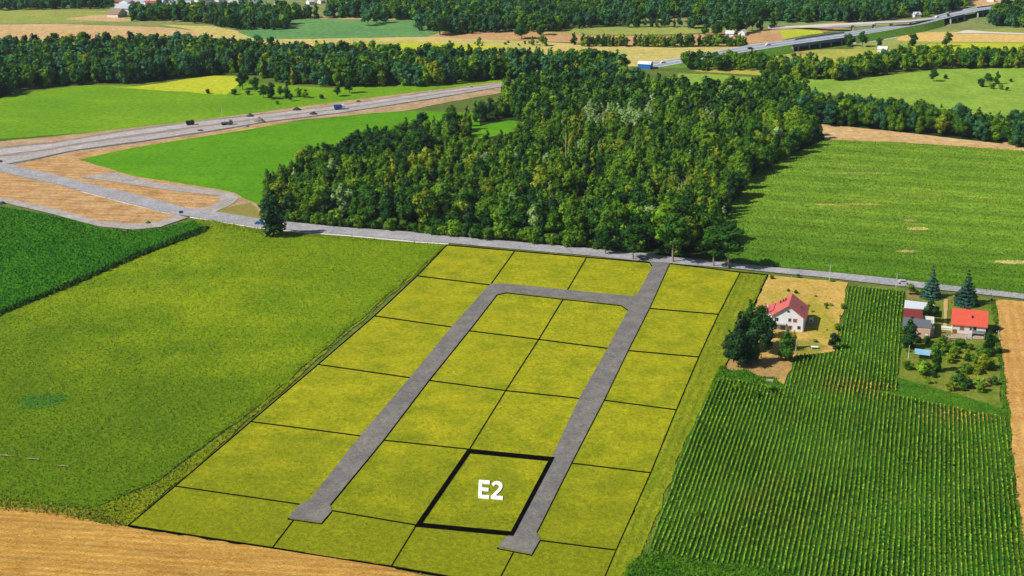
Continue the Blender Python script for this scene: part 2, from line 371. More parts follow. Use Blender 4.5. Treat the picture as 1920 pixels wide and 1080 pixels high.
sheet('garden', GARDPX, GARD, 'patchy garden lawn round the right houses', cat='garden')
RGRPX = [(1670,706),(1800,742),(1880,768),(1884,790),(1760,765),(1600,735),(1475,735)]
GREENG = fmat('rank_grass', S(70,122,20), S(90,134,26), S(54,104,16), 10, 1, bump=.8)
sheet('grass_strip', RGRPX, GREENG, 'lush green grass below the garden', cat='verge')
sheet('grass_strip', [(1350,686),(1372,696),(1400,694),(1425,708),(1450,708),(1472,726),(1475,745),(1400,760),(1325,745)], GREENG, 'lush grass below the dark trees', cat='verge')
CORNSOIL = fmat('corn_soil', S(50,110,24), S(78,114,30), S(36,92,22), 10, 1, bump=.5)
CORN1 = [(1338,722),(1345,712),(1475,730),(1600,728),(1762,762),(1884,786),(1890,860),(1900,940),(1912,1010),(1925,1120),(1560,1125),(1480,1076),(1300,1050),(1214,1034),(1265,880)]
CORN2 = [(1590,537),(1698,548),(1694,640),(1680,712),(1682,736),(1560,730),(1472,728),(1490,668),(1566,662),(1582,600)]
sheet('corn_ground', CORN1, CORNSOIL, 'dark soil under the large corn field', cat='soil')
sheet('corn_ground', CORN2, CORNSOIL, 'dark soil under the corn strip by the garden', cat='soil')
sheet('grass_strip', [(1180,1060),(1210,1036),(1300,1052),(1480,1078),(1560,1130),(1150,1130)], GREENG, 'lush grass in front of the corn at the bottom', cat='verge', z=.3)
RTAN = [(1862,561),(1990,572),(1990,1140),(1942,1120),(1915,1000),(1893,820),(1880,700)]
sheet('straw_field', RTAN, fmat('right_straw', S(206,158,84), S(192,142,72), S(218,174,106), 20, 1, stripes=[(GA, 3.2, .10)], bump=.8), 'tan straw field at the right edge', cat='field')
RHED = [(1856,562),(1866,562),(1886,720),(1896,840),(1915,990),(1945,1120),(1915,1120),(1902,1010),(1886,840),(1876,700)]
sheet('grass_strip', RHED, GREENG, 'green strip between corn and tan straw', cat='verge')

# ------------------------------------------------------------ roads
def resample(pts, n):
    d = [0]
    for a, b in zip(pts[:-1], pts[1:]): d.append(d[-1]+math.dist(a, b))
    xs = np.linspace(0, d[-1], n); return list(zip(np.interp(xs, d, [p[0] for p in pts]), np.interp(xs, d, [p[1] for p in pts])))
band('construction_road', [(-60,284),(0,276),(100,267),(233,245),(367,227),(500,213),(640,197),(807,172),(940,157),(990,150)],
     [(-60,316),(0,313),(30,309),(133,285),(267,267),(400,247),(500,230),(640,213),(807,187),(940,164),(990,157)], CONSTR, 'grey unfinished dual road with piles of gravel')
CU = [(-60,284),(0,276),(100,267),(233,245),(367,227),(500,213),(640,197),(807,172),(940,157),(990,150)]
CL = [(-60,316),(0,313),(60,302),(133,285),(267,267),(400,247),(500,230),(640,213),(807,187),(940,164),(990,157)]
def lerp_line(t, n=40):
    A, B = resample(CU, n), resample(CL, n); return [(a[0]+(b[0]-a[0])*t, a[1]+(b[1]-a[1])*t) for a, b in zip(A, B)]
for t0, t1, c3, lab in ((.0,.09,((150,132,118),(170,150,132),(130,114,104)),'brown shoulder on the far side of the road works'), (.14,.34,((182,176,176),(196,190,190),(166,158,158)),'pale upper lane of the road works'),
        (.36,.39,((206,200,196),(216,210,206),(190,184,180)),'white kerb line on the road works'), (.44,.53,((150,136,124),(172,152,134),(136,124,116)),'soil median of the road works'),
        (.6,.80,((176,170,170),(190,184,184),(158,150,150)),'pale lower lane of the road works'), (.83,.86,((210,204,200),(216,210,206),(196,190,186)),'second white kerb line on the road works'), (.93,.99,((96,88,84),(112,102,96),(80,74,70)),'dark band painted as the shadowed near edge of the road works')):  # last band: shade along the near road edge, put in as dark colour
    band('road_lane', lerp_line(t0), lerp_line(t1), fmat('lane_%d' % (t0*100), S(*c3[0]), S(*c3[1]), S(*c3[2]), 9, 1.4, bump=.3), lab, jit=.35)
VU = [(-60,292),(0,305),(100,328),(200,353),(300,377),(350,391),(403,398),(500,413),(640,427),(760,435),(860,445),(1100,466),(1200,475),(1267,484),(1447,502),(1540,510),(1642,520),(1793,538),(1990,560)]
VL = [(-60,310),(0,323),(100,345),(200,372),(300,397),(333,404),(357,407),(483,427),(567,435),(660,442),(777,453),(840,457),(960,468),(1100,480),(1217,492),(1383,505),(1447,512),(1540,521),(1642,533),(1823,551),(1990,570)]
band('village_road', VU, VL, ASPH_L, 'pale asphalt village road crossing the photo')
band('loop_road', [(155,331),(217,325),(300,345),(400,356),(440,365),(448,373),(434,385),(403,399)], [(155,334),(233,345),(333,360),(407,368),(415,377),(393,389),(350,393),(380,399)], GRAVEL, 'gravel loop road above the junction')
band('loop_road', [(-60,360),(0,371),(100,391),(187,416),(253,421),(300,416),(333,404)], [(-60,366),(0,379),(100,403),(187,426),(250,432),(300,427),(352,409)], GRAVEL, 'gravel loop road below the junction')
def pxline(mb, pts, wpx, z0, z1):
    """thin ribbon on the ground along surveyed points"""
    for (a, b) in zip(pts[:-1], pts[1:]):
        L = math.dist(a, b); ex, ey = (b[0]-a[0])/L, (b[1]-a[1])/L; nx, ny = -ey*wpx/2, ex*wpx/2; e = wpx*.35
        q = [(a[0]-ex*e+nx, a[1]-ey*e+ny), (a[0]-ex*e-nx, a[1]-ey*e-ny), (b[0]+ex*e-nx, b[1]+ey*e-ny), (b[0]+ex*e+nx, b[1]+ey*e+ny)]
        mb.prism([W(p[0], p[1], z1)[:2] for p in q][::-1], z0, z1)
    return mb
KERB = pmat('kerb_concrete', S(232,228,220), .12)
kb = MB(); pxline(kb, [(x, y) for x, y in VL[:6]], 2.6, .05, .13); pxline(kb, [(p[0], p[1]) for p in VL[6:12]], 2.1, .05, .13)
tag(kb.build('kerb', KERB), 'white concrete kerb along the village road', 'kerb', kind='structure')
kb = MB(); pxline(kb, VU[:6], 1.2, .05, .15)
tag(kb.build('kerb', KERB), 'white kerb on the far side of the village road', 'kerb', kind='structure')

NEWROAD = fmat('new_asphalt', S(120,118,116), S(138,133,126), S(106,105,104), 9, .8, bump=.1)
NR = [(1218,492),(1223,500),(1196,552),(1186,557),(1063,545),(948,533),(920,533),(848,613),(770,708),(677,817),(580,940),(562,948),(540,973),(603,982),(622,960),(619,948),(720,825),(805,713),(880,620),(932,553),(950,549),(1055,561),(1165,573),(1178,582),(1140,653),(1088,745),(1035,858),(960,1003),(950,1008),(932,1028),(997,1041),(1013,1013),(1006,1000),(1072,868),(1133,750),(1178,657),(1218,578),(1256,494)]
sheet('plot_road', NR, NEWROAD, 'grey access road looping through the plots', jit=0, cat='road')
INK = pmat('black_edging', (.002, .002, .002, 1), 0, rough=.9, spec=0)
LN = MB()
for pl in [[(838,459),(965,470),(1100,482),(1218,492)], [(1258,494),(1388,510),(1440,515)], [(838,459),(782,517),(702,592),(596,683),(470,790),(328,911),(240,985),(510,1027),(733,1062),(860,1084),(1000,1110)],
           [(965,470),(920,533)], [(1100,482),(1063,545)], [(782,517),(920,534)], [(702,592),(848,613)], [(596,683),(770,708)], [(470,790),(677,817)], [(328,911),(562,945)],
           [(880,620),(1010,636),(1140,653)], [(805,713),(948,732),(1090,747)], [(720,825),(880,842)], [(622,957),(780,984)], [(1055,562),(1010,636),(948,732),(880,842)], [(780,985),(733,1062)],
           [(550,975),(510,1027)], [(962,1036),(940,1078),(925,1108)], [(1388,510),(1347,589),(1310,669),(1268,768),(1220,886),(1155,1031),(1128,1095)],
           [(1218,578),(1347,589)], [(1178,657),(1310,669)], [(1133,750),(1268,768)], [(1072,868),(1220,886)], [(1013,1013),(1155,1031)], [(1440,515),(1400,600),(1356,696)]]:
    pxline(LN, pl, 1.8, .0, .36)
pxline(LN, NR, 1.4, .0, .35)
tag(LN.build('plot_boundary', INK), 'thin black boundary lines that divide the meadow into plots', 'boundary line', kind='structure')
FB = [(879,845),(1034,860),(960,1000),(784,983)]
fr = MB()
def inset(P4, t):
    cx_ = sum(p[0] for p in P4)/4; out = []
    n = len(P4)
    for i in range(n):
        p0, p1, p2 = P4[i-1], P4[i], P4[(i+1) % n]
        def off(a, b):
            L = math.dist(a, b); nx, ny = -(b[1]-a[1])/L, (b[0]-a[0])/L; return (a[0]+nx*t, a[1]+ny*t), ((b[0]-a[0])/L, (b[1]-a[1])/L)
        (ax, ay), (ux, uy) = off(p0, p1); (bx, by), (vx, vy) = off(p1, p2)
        den = ux*vy-uy*vx; k = ((bx-ax)*vy-(by-ay)*vx)/den; out.append((ax+ux*k, ay+uy*k))
    return out
outer, inner = inset(FB, -3.7), inset(FB, 3.7)
for i in range(4):
    j = (i+1) % 4; fr.prism([W(p[0], p[1], .5)[:2] for p in (outer[i], outer[j], inner[j], inner[i])][::-1], 0, .5)
tag(fr.build('bold_boundary', INK), 'thick black frame round the plot marked E2', 'frame')
WHITE = pmat('white_paint', (.84, .84, .84, 1), .02)
def L2(u, v):                      # letter box coordinates -> pixels (tilted 6 degrees)
    return (898+u*.985+v*-.04, 899.5+u*.075+v*.985)
et = MB(); zt = .5
def poly_(mb, pts): mb.prism([W(*L2(*p), zt)[:2] for p in pts][::-1], 0, zt)
poly_(et, [(0,0),(20.5,0),(20.5,5.7),(6.5,5.7),(6.5,14),(18.8,14),(18.8,19.5),(6.5,19.5),(6.5,27.9),(20.5,27.9),(20.5,33.6),(0,33.6)])
root = empty('plot_sign', W(922, 917)); tag(root, 'white letters E2 lying flat on the framed plot', 'lettering')
def localise(o, root):
    o.parent = root; o.matrix_parent_inverse = root.matrix_world.inverted() if False else o.matrix_parent_inverse
    for v in o.data.vertices: v.co = v.co-root.location
    return o
localise(et.build('letter', WHITE), root)
tw = MB()
two = [(24.8,5.2),(27.5,2.2),(31,.3),(35.5,-.3),(40.5,.6),(44,3.6),(45.3,8),(44.6,12.3),(42,17),(37.5,22),(32.6,27.6),(46.6,27.6),(46.6,33.4),(24.2,33.4),(24.2,28.6),(32,20.2),(36.5,15),(38.6,11.2),(38.8,8),(37.4,5.6),(34.8,5),(31.6,6),(28.4,9)]
poly_(tw, two)
localise(tw.build('letter', WHITE), root)

# ============================================================ GRASS AND CROPS
RD = [NR]
EDGEM = fmat('edge_tall_grass', S(90,122,14), S(108,136,18), S(72,106,10), 8, 1)
tufts('meadow_grass', LEFTPX, LM, .95, .55, .5, 'tall yellow green grass of the left meadow', seed=11, n=3, var=.26)
tufts('meadow_grass', PLOTPX, PM, .85, .34, .42, 'short yellowish grass of the plots', excl=RD, seed=12, n=3, var=.36)
tufts('verge_grass', STRIPPX, STRIPM, .8, .7, .55, 'tall grass of the strip left of the plots', seed=13)
tufts('verge_grass', EDGEPX, bpy.data.materials['edge_grass'], .6, .7, .5, 'tall ragged grass above the straw field', seed=14)
tufts('verge_grass', RSTPX, RSM, .8, .5, .5, 'striped tall grass right of the plots', seed=15)
tufts('crop_plants', DARKPX, DARKF, 1.1, .8, .7, 'dark green crop plants at the left edge', seed=16, cat='crop')
tufts('crop_plants', RIGHTF, RF, 1.3, .6, .75, 'green crop plants of the large right field', seed=17, n=3, cat='crop', var=.3)
tufts('straw', STRAWPX, STRAW, .7, .22, .45, 'short golden straw stubble in the lower left', seed=18, cat='straw', var=.38)
tufts('straw', RTAN, bpy.data.materials['right_straw'], .9, .2, .45, 'short tan stubble at the right edge', seed=19, cat='straw', var=.2)
tufts('verge_grass', RGRPX, GREENG, .8, .6, .6, 'lush grass below the garden', seed=20)
tufts('verge_grass', [(1350,686),(1372,696),(1400,694),(1425,708),(1450,708),(1472,726),(1475,745),(1400,760),(1325,745)], GREENG, .8, .8, .7, 'lush grass below the dark trees', seed=21)
tufts('verge_grass', [(1180,1060),(1210,1036),(1300,1052),(1480,1078),(1560,1130),(1150,1130)], GREENG, .6, .9, .6, 'lush grass in front of the corn', seed=22)
tufts('verge_grass', RHED, fmat('weeds', S(70,100,22), S(110,120,40), S(50,84,18), 5, 1), .9, .9, .7, 'tall weeds between corn and tan straw', seed=23, var=.4)
tufts('garden_grass', GARDPX, GARD, .9, .35, .5, 'uneven lawn of the right garden', seed=24, var=.35)
tufts('yard_grass', YARDPX, bpy.data.materials['yard_dry_grass'], 1.1, .22, .5, 'dry grass of the white house yard', seed=25, var=.35)
tufts('verge_grass', [(392,428),(384,436),(260,483),(130,540),(0,592),(-60,618),(-60,612),(0,586),(130,533),(260,476),(380,428)], fmat('hedge_green', S(40,84,20), S(60,100,26), S(30,70,14), 5, 1), .7, 1.6, .9, 'dark weeds along the ditch between the left fields', seed=26, var=.4)
tufts('verge_grass', [(300,900),(460,780),(640,628),(805,488),(800,486),(635,624),(455,776),(295,896),(175,948),(60,938),(-80,918),(-80,924),(60,944),(175,956)], EDGEM, .8, .5, .6, 'taller dark grass along the meadow edge', seed=27, var=.3)
tufts('verge_grass', [(360,410),(403,415),(500,432),(660,446),(838,460),(660,452),(500,440),(400,428),(384,432)], bpy.data.materials['verge'], .9, .6, .6, 'rough grass below the village road', seed=28, var=.35)

def corn(name, px, label, seed, h=1.05):
    poly = np.array([W(*p)[:2] for p in px]); r = np.random.default_rng(seed)
    U = np.array([math.sin(GA), math.cos(GA)]); Vv = np.array([math.cos(GA), -math.sin(GA)])
    uu = poly@U; vv = poly@Vv
    xs, ys, rowt = [], [], []
    for v in np.arange(vv.min(), vv.max(), 1.22):
        u = np.arange(uu.min(), uu.max(), .3); wob = np.sin(u/17+1+v/9)*.14+np.sin(u/5+v)*.07
        p = U[None]*u[:, None]+Vv[None]*(v+wob+r.normal(0, .045, len(u)))[:, None]
        p += U[None]*r.uniform(-.15, .15, len(u))[:, None]
        k = inside(poly, p[:, 0], p[:, 1]); k &= in_frame(p[:, 0], p[:, 1], 40)
        gap = np.sin(u*.9+v*3.1)*np.sin(u*.37+v*1.7)+r.normal(0, .15, len(u)) < .93
        k &= gap
        xs.append(p[k, 0]); ys.append(p[k, 1]); rowt.append(np.full(k.sum(), r.uniform(.92, 1.08)))
    x = np.concatenate(xs); y = np.concatenate(ys); rt = np.concatenate(rowt); N = len(x)
    # gentle unevenness of growth, ripe yellow patch near the upper edge
    px_, py_ = P(x, y, 1)
    hh = h*(1+.2*np.sin(x/9+np.sin(y/21)*2)*np.cos(y/13)+r.normal(0, .14, N))
    rip = np.exp(-(((px_-1600)/70)**2+((py_-722-(px_-1600)*.12)/16)**2))+np.exp(-(((px_-1800)/75)**2+((py_-778)/18)**2))+.5*np.exp(-(((px_-1430)/110)**2+((py_-940)/60)**2))*(.6+.4*np.sin(x/3)*np.sin(y/4))
    rip = np.clip(rip+r.normal(0, .12, N), 0, 1)
    n = 5; M = N*n
    def rep(a): return np.repeat(a, n)
    a = r.uniform(0, 2*np.pi, M); L = r.uniform(.16, .36, M); hz = rep(hh)*r.uniform(.6, 1.0, M); wdt = r.uniform(.12, .22, M)
    cx, cy = rep(x), rep(y); t = a+np.pi/2
    V = np.zeros((M, 4, 3))
    V[:, 0] = np.stack([cx-np.cos(t)*wdt*.4, cy-np.sin(t)*wdt*.4, hz*.35], 1)
    V[:, 1] = np.stack([cx+np.cos(a)*L*.5-np.cos(t)*wdt, cy+np.sin(a)*L*.5-np.sin(t)*wdt, hz], 1)
    V[:, 2] = np.stack([cx+np.cos(a)*L, cy+np.sin(a)*L, hz*.82], 1)
    V[:, 3] = np.stack([cx+np.cos(a)*L*.5+np.cos(t)*wdt, cy+np.sin(a)*L*.5+np.sin(t)*wdt, hz], 1)
    tn = np.repeat(rep(rt)*r.uniform(.75, 1.25, M), 4)
    me = fast_mesh(name, V.reshape(-1, 3), np.arange(M*4).reshape(-1, 4), tn, 4)
    at = me.attributes.new('ripe', 'FLOAT', 'POINT'); at.data.foreach_set('value', np.repeat(rep(rip), 4).astype(np.float32))
    return tag(link(name, me, CORNM), label, 'corn', kind='stuff')
CORNM = leafmat('corn_leaf', S(94,148,30), S(94,148,30), .2, .3)
_t = CORNM.node_tree
for nd in list(_t.nodes):
    if nd.bl_idname == 'ShaderNodeMix' and nd.inputs[0].is_linked and nd.inputs[0].links[0].from_node.bl_idname == 'ShaderNodeObjectInfo':
        at = _t.nodes.new('ShaderNodeAttribute'); at.attribute_name = 'ripe'
        nd.inputs[6].default_value = S(156,204,46); nd.inputs[7].default_value = S(222,206,84)
        _t.links.new(at.outputs['Fac'], nd.inputs[0])
corn('corn_rows', CORN1, 'long straight rows of green corn at the lower right', 31)
corn('corn_rows', CORN2, 'rows of green corn between yard and garden', 32, 1.05)

# ============================================================ TREES
def ico():
    t = (1+5**.5)/2
    v = np.array([(-1,t,0),(1,t,0),(-1,-t,0),(1,-t,0),(0,-1,t),(0,1,t),(0,-1,-t),(0,1,-t),(t,0,-1),(t,0,1),(-t,0,-1),(-t,0,1)], float); v /= np.linalg.norm(v[0])
    f = [(0,11,5),(0,5,1),(0,1,7),(0,7,10),(0,10,11),(1,5,9),(5,11,4),(11,10,2),(10,7,6),(7,1,8),(3,9,4),(3,4,2),(3,2,6),(3,6,8),(3,8,9),(4,9,5),(2,4,11),(6,2,10),(8,6,7),(9,8,1)]
    return v, np.array(f)
IV, IF = ico()
def crown_arrays(r, lobes, cards, size, inner=.78, droop=0.0):
    """lobes: (cx,cy,cz,rx,rz); returns verts, quads, tint"""
    V, Q, T = [], [], []; nb = 0
    tot = sum(l[3]**2 for l in lobes)
    for (cx, cy, cz, rx, rz) in lobes:
        lt = r.uniform(.82, 1.18)
        iv = IV*np.array([rx, rx, rz])*inner*r.uniform(.85, 1.1, (12, 1))+np.array([cx, cy, cz])
        q = np.concatenate([IF, IF[:, :1]], 1)   # degenerate quad, replaced below
        n = max(8, int(cards*rx*rx/tot))
        d = r.normal(0, 1, (n, 3)); d[:, 2] = d[:, 2]*.9+.25; d /= np.linalg.norm(d, axis=1)[:, None]
        rad = r.uniform(.82, 1.14, (n, 1))
        c = d*np.array([rx, rx, rz])*rad+np.array([cx, cy, cz])
        nn = d+r.normal(0, .3, (n, 3)); nn /= np.linalg.norm(nn, axis=1)[:, None]
        a = np.cross(nn, r.normal(0, 1, (n, 3))); a /= np.linalg.norm(a, axis=1)[:, None]; b = np.cross(nn, a)
        s = size*r.uniform(.55, 1.25, (n, 1)); s2 = s*r.uniform(.45, .9, (n, 1))
        quad = np.stack([c-a*s, c-b*s2, c+a*s, c+b*s2], 1)
        if droop: quad[:, 0, 2] -= droop
        V.append(quad.reshape(-1, 3)); Q.append(np.arange(n*4).reshape(-1, 4)+nb); nb += n*4
        T.append(np.repeat(lt*r.uniform(.87, 1.13, n), 4))
        # inner mass as quads made of triangle pairs
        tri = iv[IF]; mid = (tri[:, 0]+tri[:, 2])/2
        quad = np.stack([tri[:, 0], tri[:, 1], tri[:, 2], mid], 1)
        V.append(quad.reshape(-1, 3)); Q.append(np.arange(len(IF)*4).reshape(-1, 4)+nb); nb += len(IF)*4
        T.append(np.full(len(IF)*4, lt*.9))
    return np.concatenate(V), np.concatenate(Q), np.concatenate(T)
def lobes_round(r, H, Rr, base, n):
    L = []
    zc = (H+base)/2; hz = (H-base)/2
    for i in range(n):
        u = r.uniform(-.85, .8); a = i*2.4+r.uniform(-.5, .5); prof = math.sqrt(max(0.05, 1-u*u))
        rr = Rr*prof*r.uniform(.35, .75); lr = Rr*r.uniform(.34, .5)
        L.append((math.cos(a)*rr, math.sin(a)*rr, zc+u*hz*.85, lr, lr*r.uniform(.8, 1.15)))
    L.append((0, 0, zc, Rr*.6, hz*.8)); L.append((r.uniform(-.5, .5), r.uniform(-.5, .5), H-Rr*.35, Rr*.38, Rr*.42))
    return L
def lobes_tall(r, H, Rr, base, n):
    L = []
    for i in range(n):
        u = (i+.5)/n; z = base+(H-base)*u; a = i*2.4+r.uniform(-.4, .4); w_ = Rr*(1-u**2.2)*(.55+.45*min(1, u*4))+.25
        L.append((math.cos(a)*w_*.45, math.sin(a)*w_*.45, z, max(.5, w_*.62), max(.7, w_*.85)))
    L.append((0, 0, (H+base)/2, Rr*.45, (H-base)*.42)); return L
def lobes_cone(r, H, Rr, base, tiers):
    L = []
    for i in range(tiers):
        u = i/(tiers-1); z = base+(H*.97-base)*u; w_ = Rr*(1-u)+.18; k = max(3, int(7*(1-u))+1)
        for j in range(k):
            a = j*2*math.pi/k+i*.7; L.append((math.cos(a)*w_*.6, math.sin(a)*w_*.6, z-.1*w_, w_*.42+.05, max(.22, w_*.16+.1)))
    L.append((0, 0, H*.42, Rr*.3, H*.4)); return L
def trunk_mesh(name, H, base, r0, seed, spread):
    m = MB(); r = random.Random(seed); k = base+(H-base)*.35
    lean = (r.uniform(-.25, .25), r.uniform(-.25, .25))
    m.cyl((0, 0, -.2), (lean[0]*.5, lean[1]*.5, base*.6+.3), r0*1.15, r0*.85, 8)
    m.cyl((lean[0]*.5, lean[1]*.5, base*.6+.3), (lean[0], lean[1], H*.82), r0*.85, r0*.25, 7)
    for i in range(5):
        a = i*2.3+r.random(); z = k+(H-base)*.1*i*.8
        m.cyl((lean[0]*.7, lean[1]*.7, z-.6), (math.cos(a)*spread*.6, math.sin(a)*spread*.6, z+spread*.45), r0*.38, r0*.12, 5)
    me = bpy.data.meshes.new(name); me.from_pydata(m.v, [], m.f); me.update(); return me
BARK = pmat('bark', S(92,76,58), .25, 3); BARKP = pmat('bark_pale', S(150,138,120), .25, 3)
MATS = dict(
    dark=leafmat('leaves_dark', S(34,82,16), S(56,102,20)),
    mid=leafmat('leaves_mid', S(70,118,14), S(108,146,22)),
    olive=leafmat('leaves_olive', S(124,148,22), S(142,158,28)),
    silver=leafmat('leaves_silver', S(136,170,96), S(150,176,108)),
    pine=leafmat('needles_pine', S(28,66,30), S(38,80,32)),
    spruce=leafmat('needles_spruce', S(56,100,86), S(72,116,94)),
    blue=leafmat('leaves_far_haze', S(46,100,66), S(66,120,70)),  # bluish haze of distance is put into the leaf colour
    lime=leafmat('leaves_lime', S(120,162,34), S(134,170,40)),
    rust=leafmat('leaves_rust', S(160,98,34), S(170,110,40)),
)
PROTO = {}
def proto(kind, i, fn, H, Rr, base, nl, cards, size, r0, spread=None):
    r = np.random.default_rng(hash_(kind)+i*13)
    V, Q, T = crown_arrays(r, fn(r, H, Rr, base, nl), cards, size)
    key = (kind, i)
    PROTO[key] = dict(V=V, Q=Q, T=T, H=H, R=Rr, trunk=trunk_mesh(kind+'_trunk', H, base, r0, i, spread or Rr), mesh={})
def hash_(s): return sum(ord(c)*(i+3) for i, c in enumerate(s))
NV = {}
def variants(kind, n, *a):
    for i in range(n): proto(kind, i, *a)
    NV[kind] = n
variants('round', 6, lobes_round, 15, 4.6, 1.6, 11, 950, .52, .28)
variants('tall', 5, lobes_tall, 16, 3.4, 1.2, 9, 850, .5, .25)
variants('spike', 5, lobes_tall, 11, 2.0, .5, 8, 520, .4, .15)
variants('wide', 3, lobes_round, 13, 6.0, 1.4, 15, 1300, .55, .34)
variants('cone', 3, lobes_cone, 14, 3.6, .9, 11, 1500, .42, .25, 1.5)
variants('bush', 4, lobes_round, 4, 2.3, .2, 6, 380, .3, .1)
variants('stem', 3, lobes_round, 15, 3.8, 3.6, 11, 850, .42, .22)
variants('farround', 4, lobes_round, 12, 4.4, .8, 7, 330, .8, .2)
variants('fartall', 3, lobes_tall, 13, 3.0, .8, 6, 280, .75, .2)
def crown_mesh(kind, i, mk):
    p = PROTO[(kind, i)]
    if mk not in p['mesh']:
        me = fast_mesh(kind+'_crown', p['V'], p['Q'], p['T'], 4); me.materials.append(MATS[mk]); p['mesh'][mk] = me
    return p['mesh'][mk]
NAMES = dict(round='leafy_tree', tall='slender_tree', spike='young_tree', wide='broad_tree', cone='spruce_tree', bush='shrub', stem='roadside_tree', farround='leafy_tree', fartall='slender_tree')
def tree(kind, mk, x, y, h, label, group=None, wide=1.0, i=None, name=None, cat=None, rz=None):
    i = random.randrange(NV[kind]) if i is None else i
    p = PROTO[(kind, i)]; s = h/p['H']
    o = empty(name or NAMES[kind], (x, y, 0), random.uniform(0, 6.28) if rz is None else rz); o.scale = (s*wide, s*wide, s)
    tag(o, label, cat or ('shrub' if kind == 'bush' else 'tree'), group)
    link('crown', crown_mesh(kind, i, mk), None, o)
    t = p['trunk']
    if not t.materials: t.materials.append(BARKP if kind == 'stem' else BARK)
    link('trunk', t, None, o)
    return o

# a woodland stand: instances of whole trees through geometry nodes
protos = bpy.data.collections.new('tree_kinds')          # not linked: only a source for the woods
PIDX = {}
def pobj(kind, i, mk):
    key = (kind, i, mk)
    if key in PIDX: return PIDX[key]
    p = PROTO[(kind, i)]
    V = p['V']; Q = p['Q']; T = p['T']
    tv = np.array([v.co for v in p['trunk'].vertices]) 
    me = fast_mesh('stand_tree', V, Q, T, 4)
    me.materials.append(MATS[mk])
    n = len(PIDX); o = bpy.data.objects.new('kind_%03d' % n, me); protos.objects.link(o)
    PIDX[key] = n; return n
def gn_tree():
    g = bpy.data.node_groups.new('woodland', 'GeometryNodeTree')
    g.interface.new_socket('Geometry', in_out='INPUT', socket_type='NodeSocketGeometry'); g.interface.new_socket('Geometry', in_out='OUTPUT', socket_type='NodeSocketGeometry')
    gi = g.nodes.new('NodeGroupInput'); go = g.nodes.new('NodeGroupOutput')
    ip = g.nodes.new('GeometryNodeInstanceOnPoints'); ci = g.nodes.new('GeometryNodeCollectionInfo')
    ci.inputs['Collection'].default_value = protos; ci.inputs['Separate Children'].default_value = True; ci.inputs['Reset Children'].default_value = True
    def na(nm, ty):
        n = g.nodes.new('GeometryNodeInputNamedAttribute'); n.data_type = ty; n.inputs['Name'].default_value = nm; return n.outputs['Attribute']
    er = g.nodes.new('FunctionNodeEulerToRotation')
    L = g.links
    L.new(gi.outputs[0], ip.inputs['Points']); L.new(ci.outputs[0], ip.inputs['Instance']); ip.inputs['Pick Instance'].default_value = True
    L.new(na('kind_index', 'INT'), ip.inputs['Instance Index']); L.new(na('turn', 'FLOAT_VECTOR'), er.inputs[0]); L.new(er.outputs[0], ip.inputs['Rotation'])
    L.new(na('size', 'FLOAT_VECTOR'), ip.inputs['Scale']); L.new(ip.outputs[0], go.inputs[0])
    return g
STANDS = []
def stand(name, xs, ys, hs, keys, label):
    """keys: list of (kind,i,mat) per tree"""
    n = len(xs); me = bpy.data.meshes.new(name); me.vertices.add(n)
    me.vertices.foreach_set('co', np.stack([xs, ys, np.zeros(n)], 1).astype(np.float32).ravel())
    idx = np.array([pobj(*k) for k in keys], dtype=np.int32)
    sc = np.array([h/PROTO[(k[0], k[1])]['H'] for h, k in zip(hs, keys)])
    wv = rng.uniform(.9, 1.2, n)
    me.attributes.new('kind_index', 'INT', 'POINT').data.foreach_set('value', idx)
    tv = np.zeros((n, 3), np.float32); tv[:, 2] = rng.uniform(0, 6.28, n)
    me.attributes.new('turn', 'FLOAT_VECTOR', 'POINT').data.foreach_set('vector', tv.ravel())
    sv = np.stack([sc*wv, sc*wv, sc], 1).astype(np.float32)
    me.attributes.new('size', 'FLOAT_VECTOR', 'POINT').data.foreach_set('vector', sv.ravel())
    o = link(name, me); tag(o, label, 'woodland', kind='stuff'); STANDS.append(o); return o
def pick(weights):
    t = random.random()*sum(w_ for _, w_ in weights)
    for k, w_ in weights:
        t -= w_
        if t <= 0: return k
    return weights[-1][0]

# --- the central wood
HALLGAP = [(1180,105),(1245,105),(1262,158),(1165,160)]
CLEAR = [[(880,236),(955,218),(1000,232),(960,276),(880,288)],[(1050,372),(1110,366),(1120,392),(1050,396)]]
WOOD = [(535,412),(498,402),(490,380),(515,348),(585,320),(660,294),(775,258),(868,240),(905,222),(950,204),(945,184),(985,166),(1100,160),(1210,168),(1320,180),(1420,190),(1520,208),(1480,232),(1532,262),(1490,292),(1440,318),(1398,352),(1372,392),(1352,432),(1335,468),(1270,476),(1110,462),(900,444),(700,426)]
x, y = scatter(WOOD, 5.5, .45, CLEAR+[HALLGAP], 41)
px_, py_ = P(x, y)
def woodmat(px, py):
    n = math.sin(px*.021+py*.05)+math.sin(px*.013-py*.031+2)+random.gauss(0, .6)
    if py > 405: wts = [('dark', 2.6), ('mid', 3), ('olive', .5), ('silver', .3), ('pine', .8)]
    elif px < 800 and py < 330: wts = [('dark', 4), ('mid', 1), ('pine', 2)]
    elif py < 235: wts = [('dark', 3), ('mid', 2.2), ('pine', 1), ('silver', .12)]
    else: wts = [('dark', 1+max(0, -n)), ('mid', 3.6), ('olive', .4+max(0, n)*.8), ('silver', .08), ('pine', .3)]
    if 1100 < px < 1225 and 228 < py < 258: wts = [('silver', 3), ('mid', 1)]
    return pick(wts)
dist = np.hypot(x, y); order = np.argsort(dist)
nind = 296
ind = order[:nind]; rest = order[nind:]
SHADE = dict(dark='dark green', mid='fresh green', olive='yellowish green', silver='silvery green', pine='blackish')
FORM = dict(round='round crowned', tall='slender', spike='narrow young')
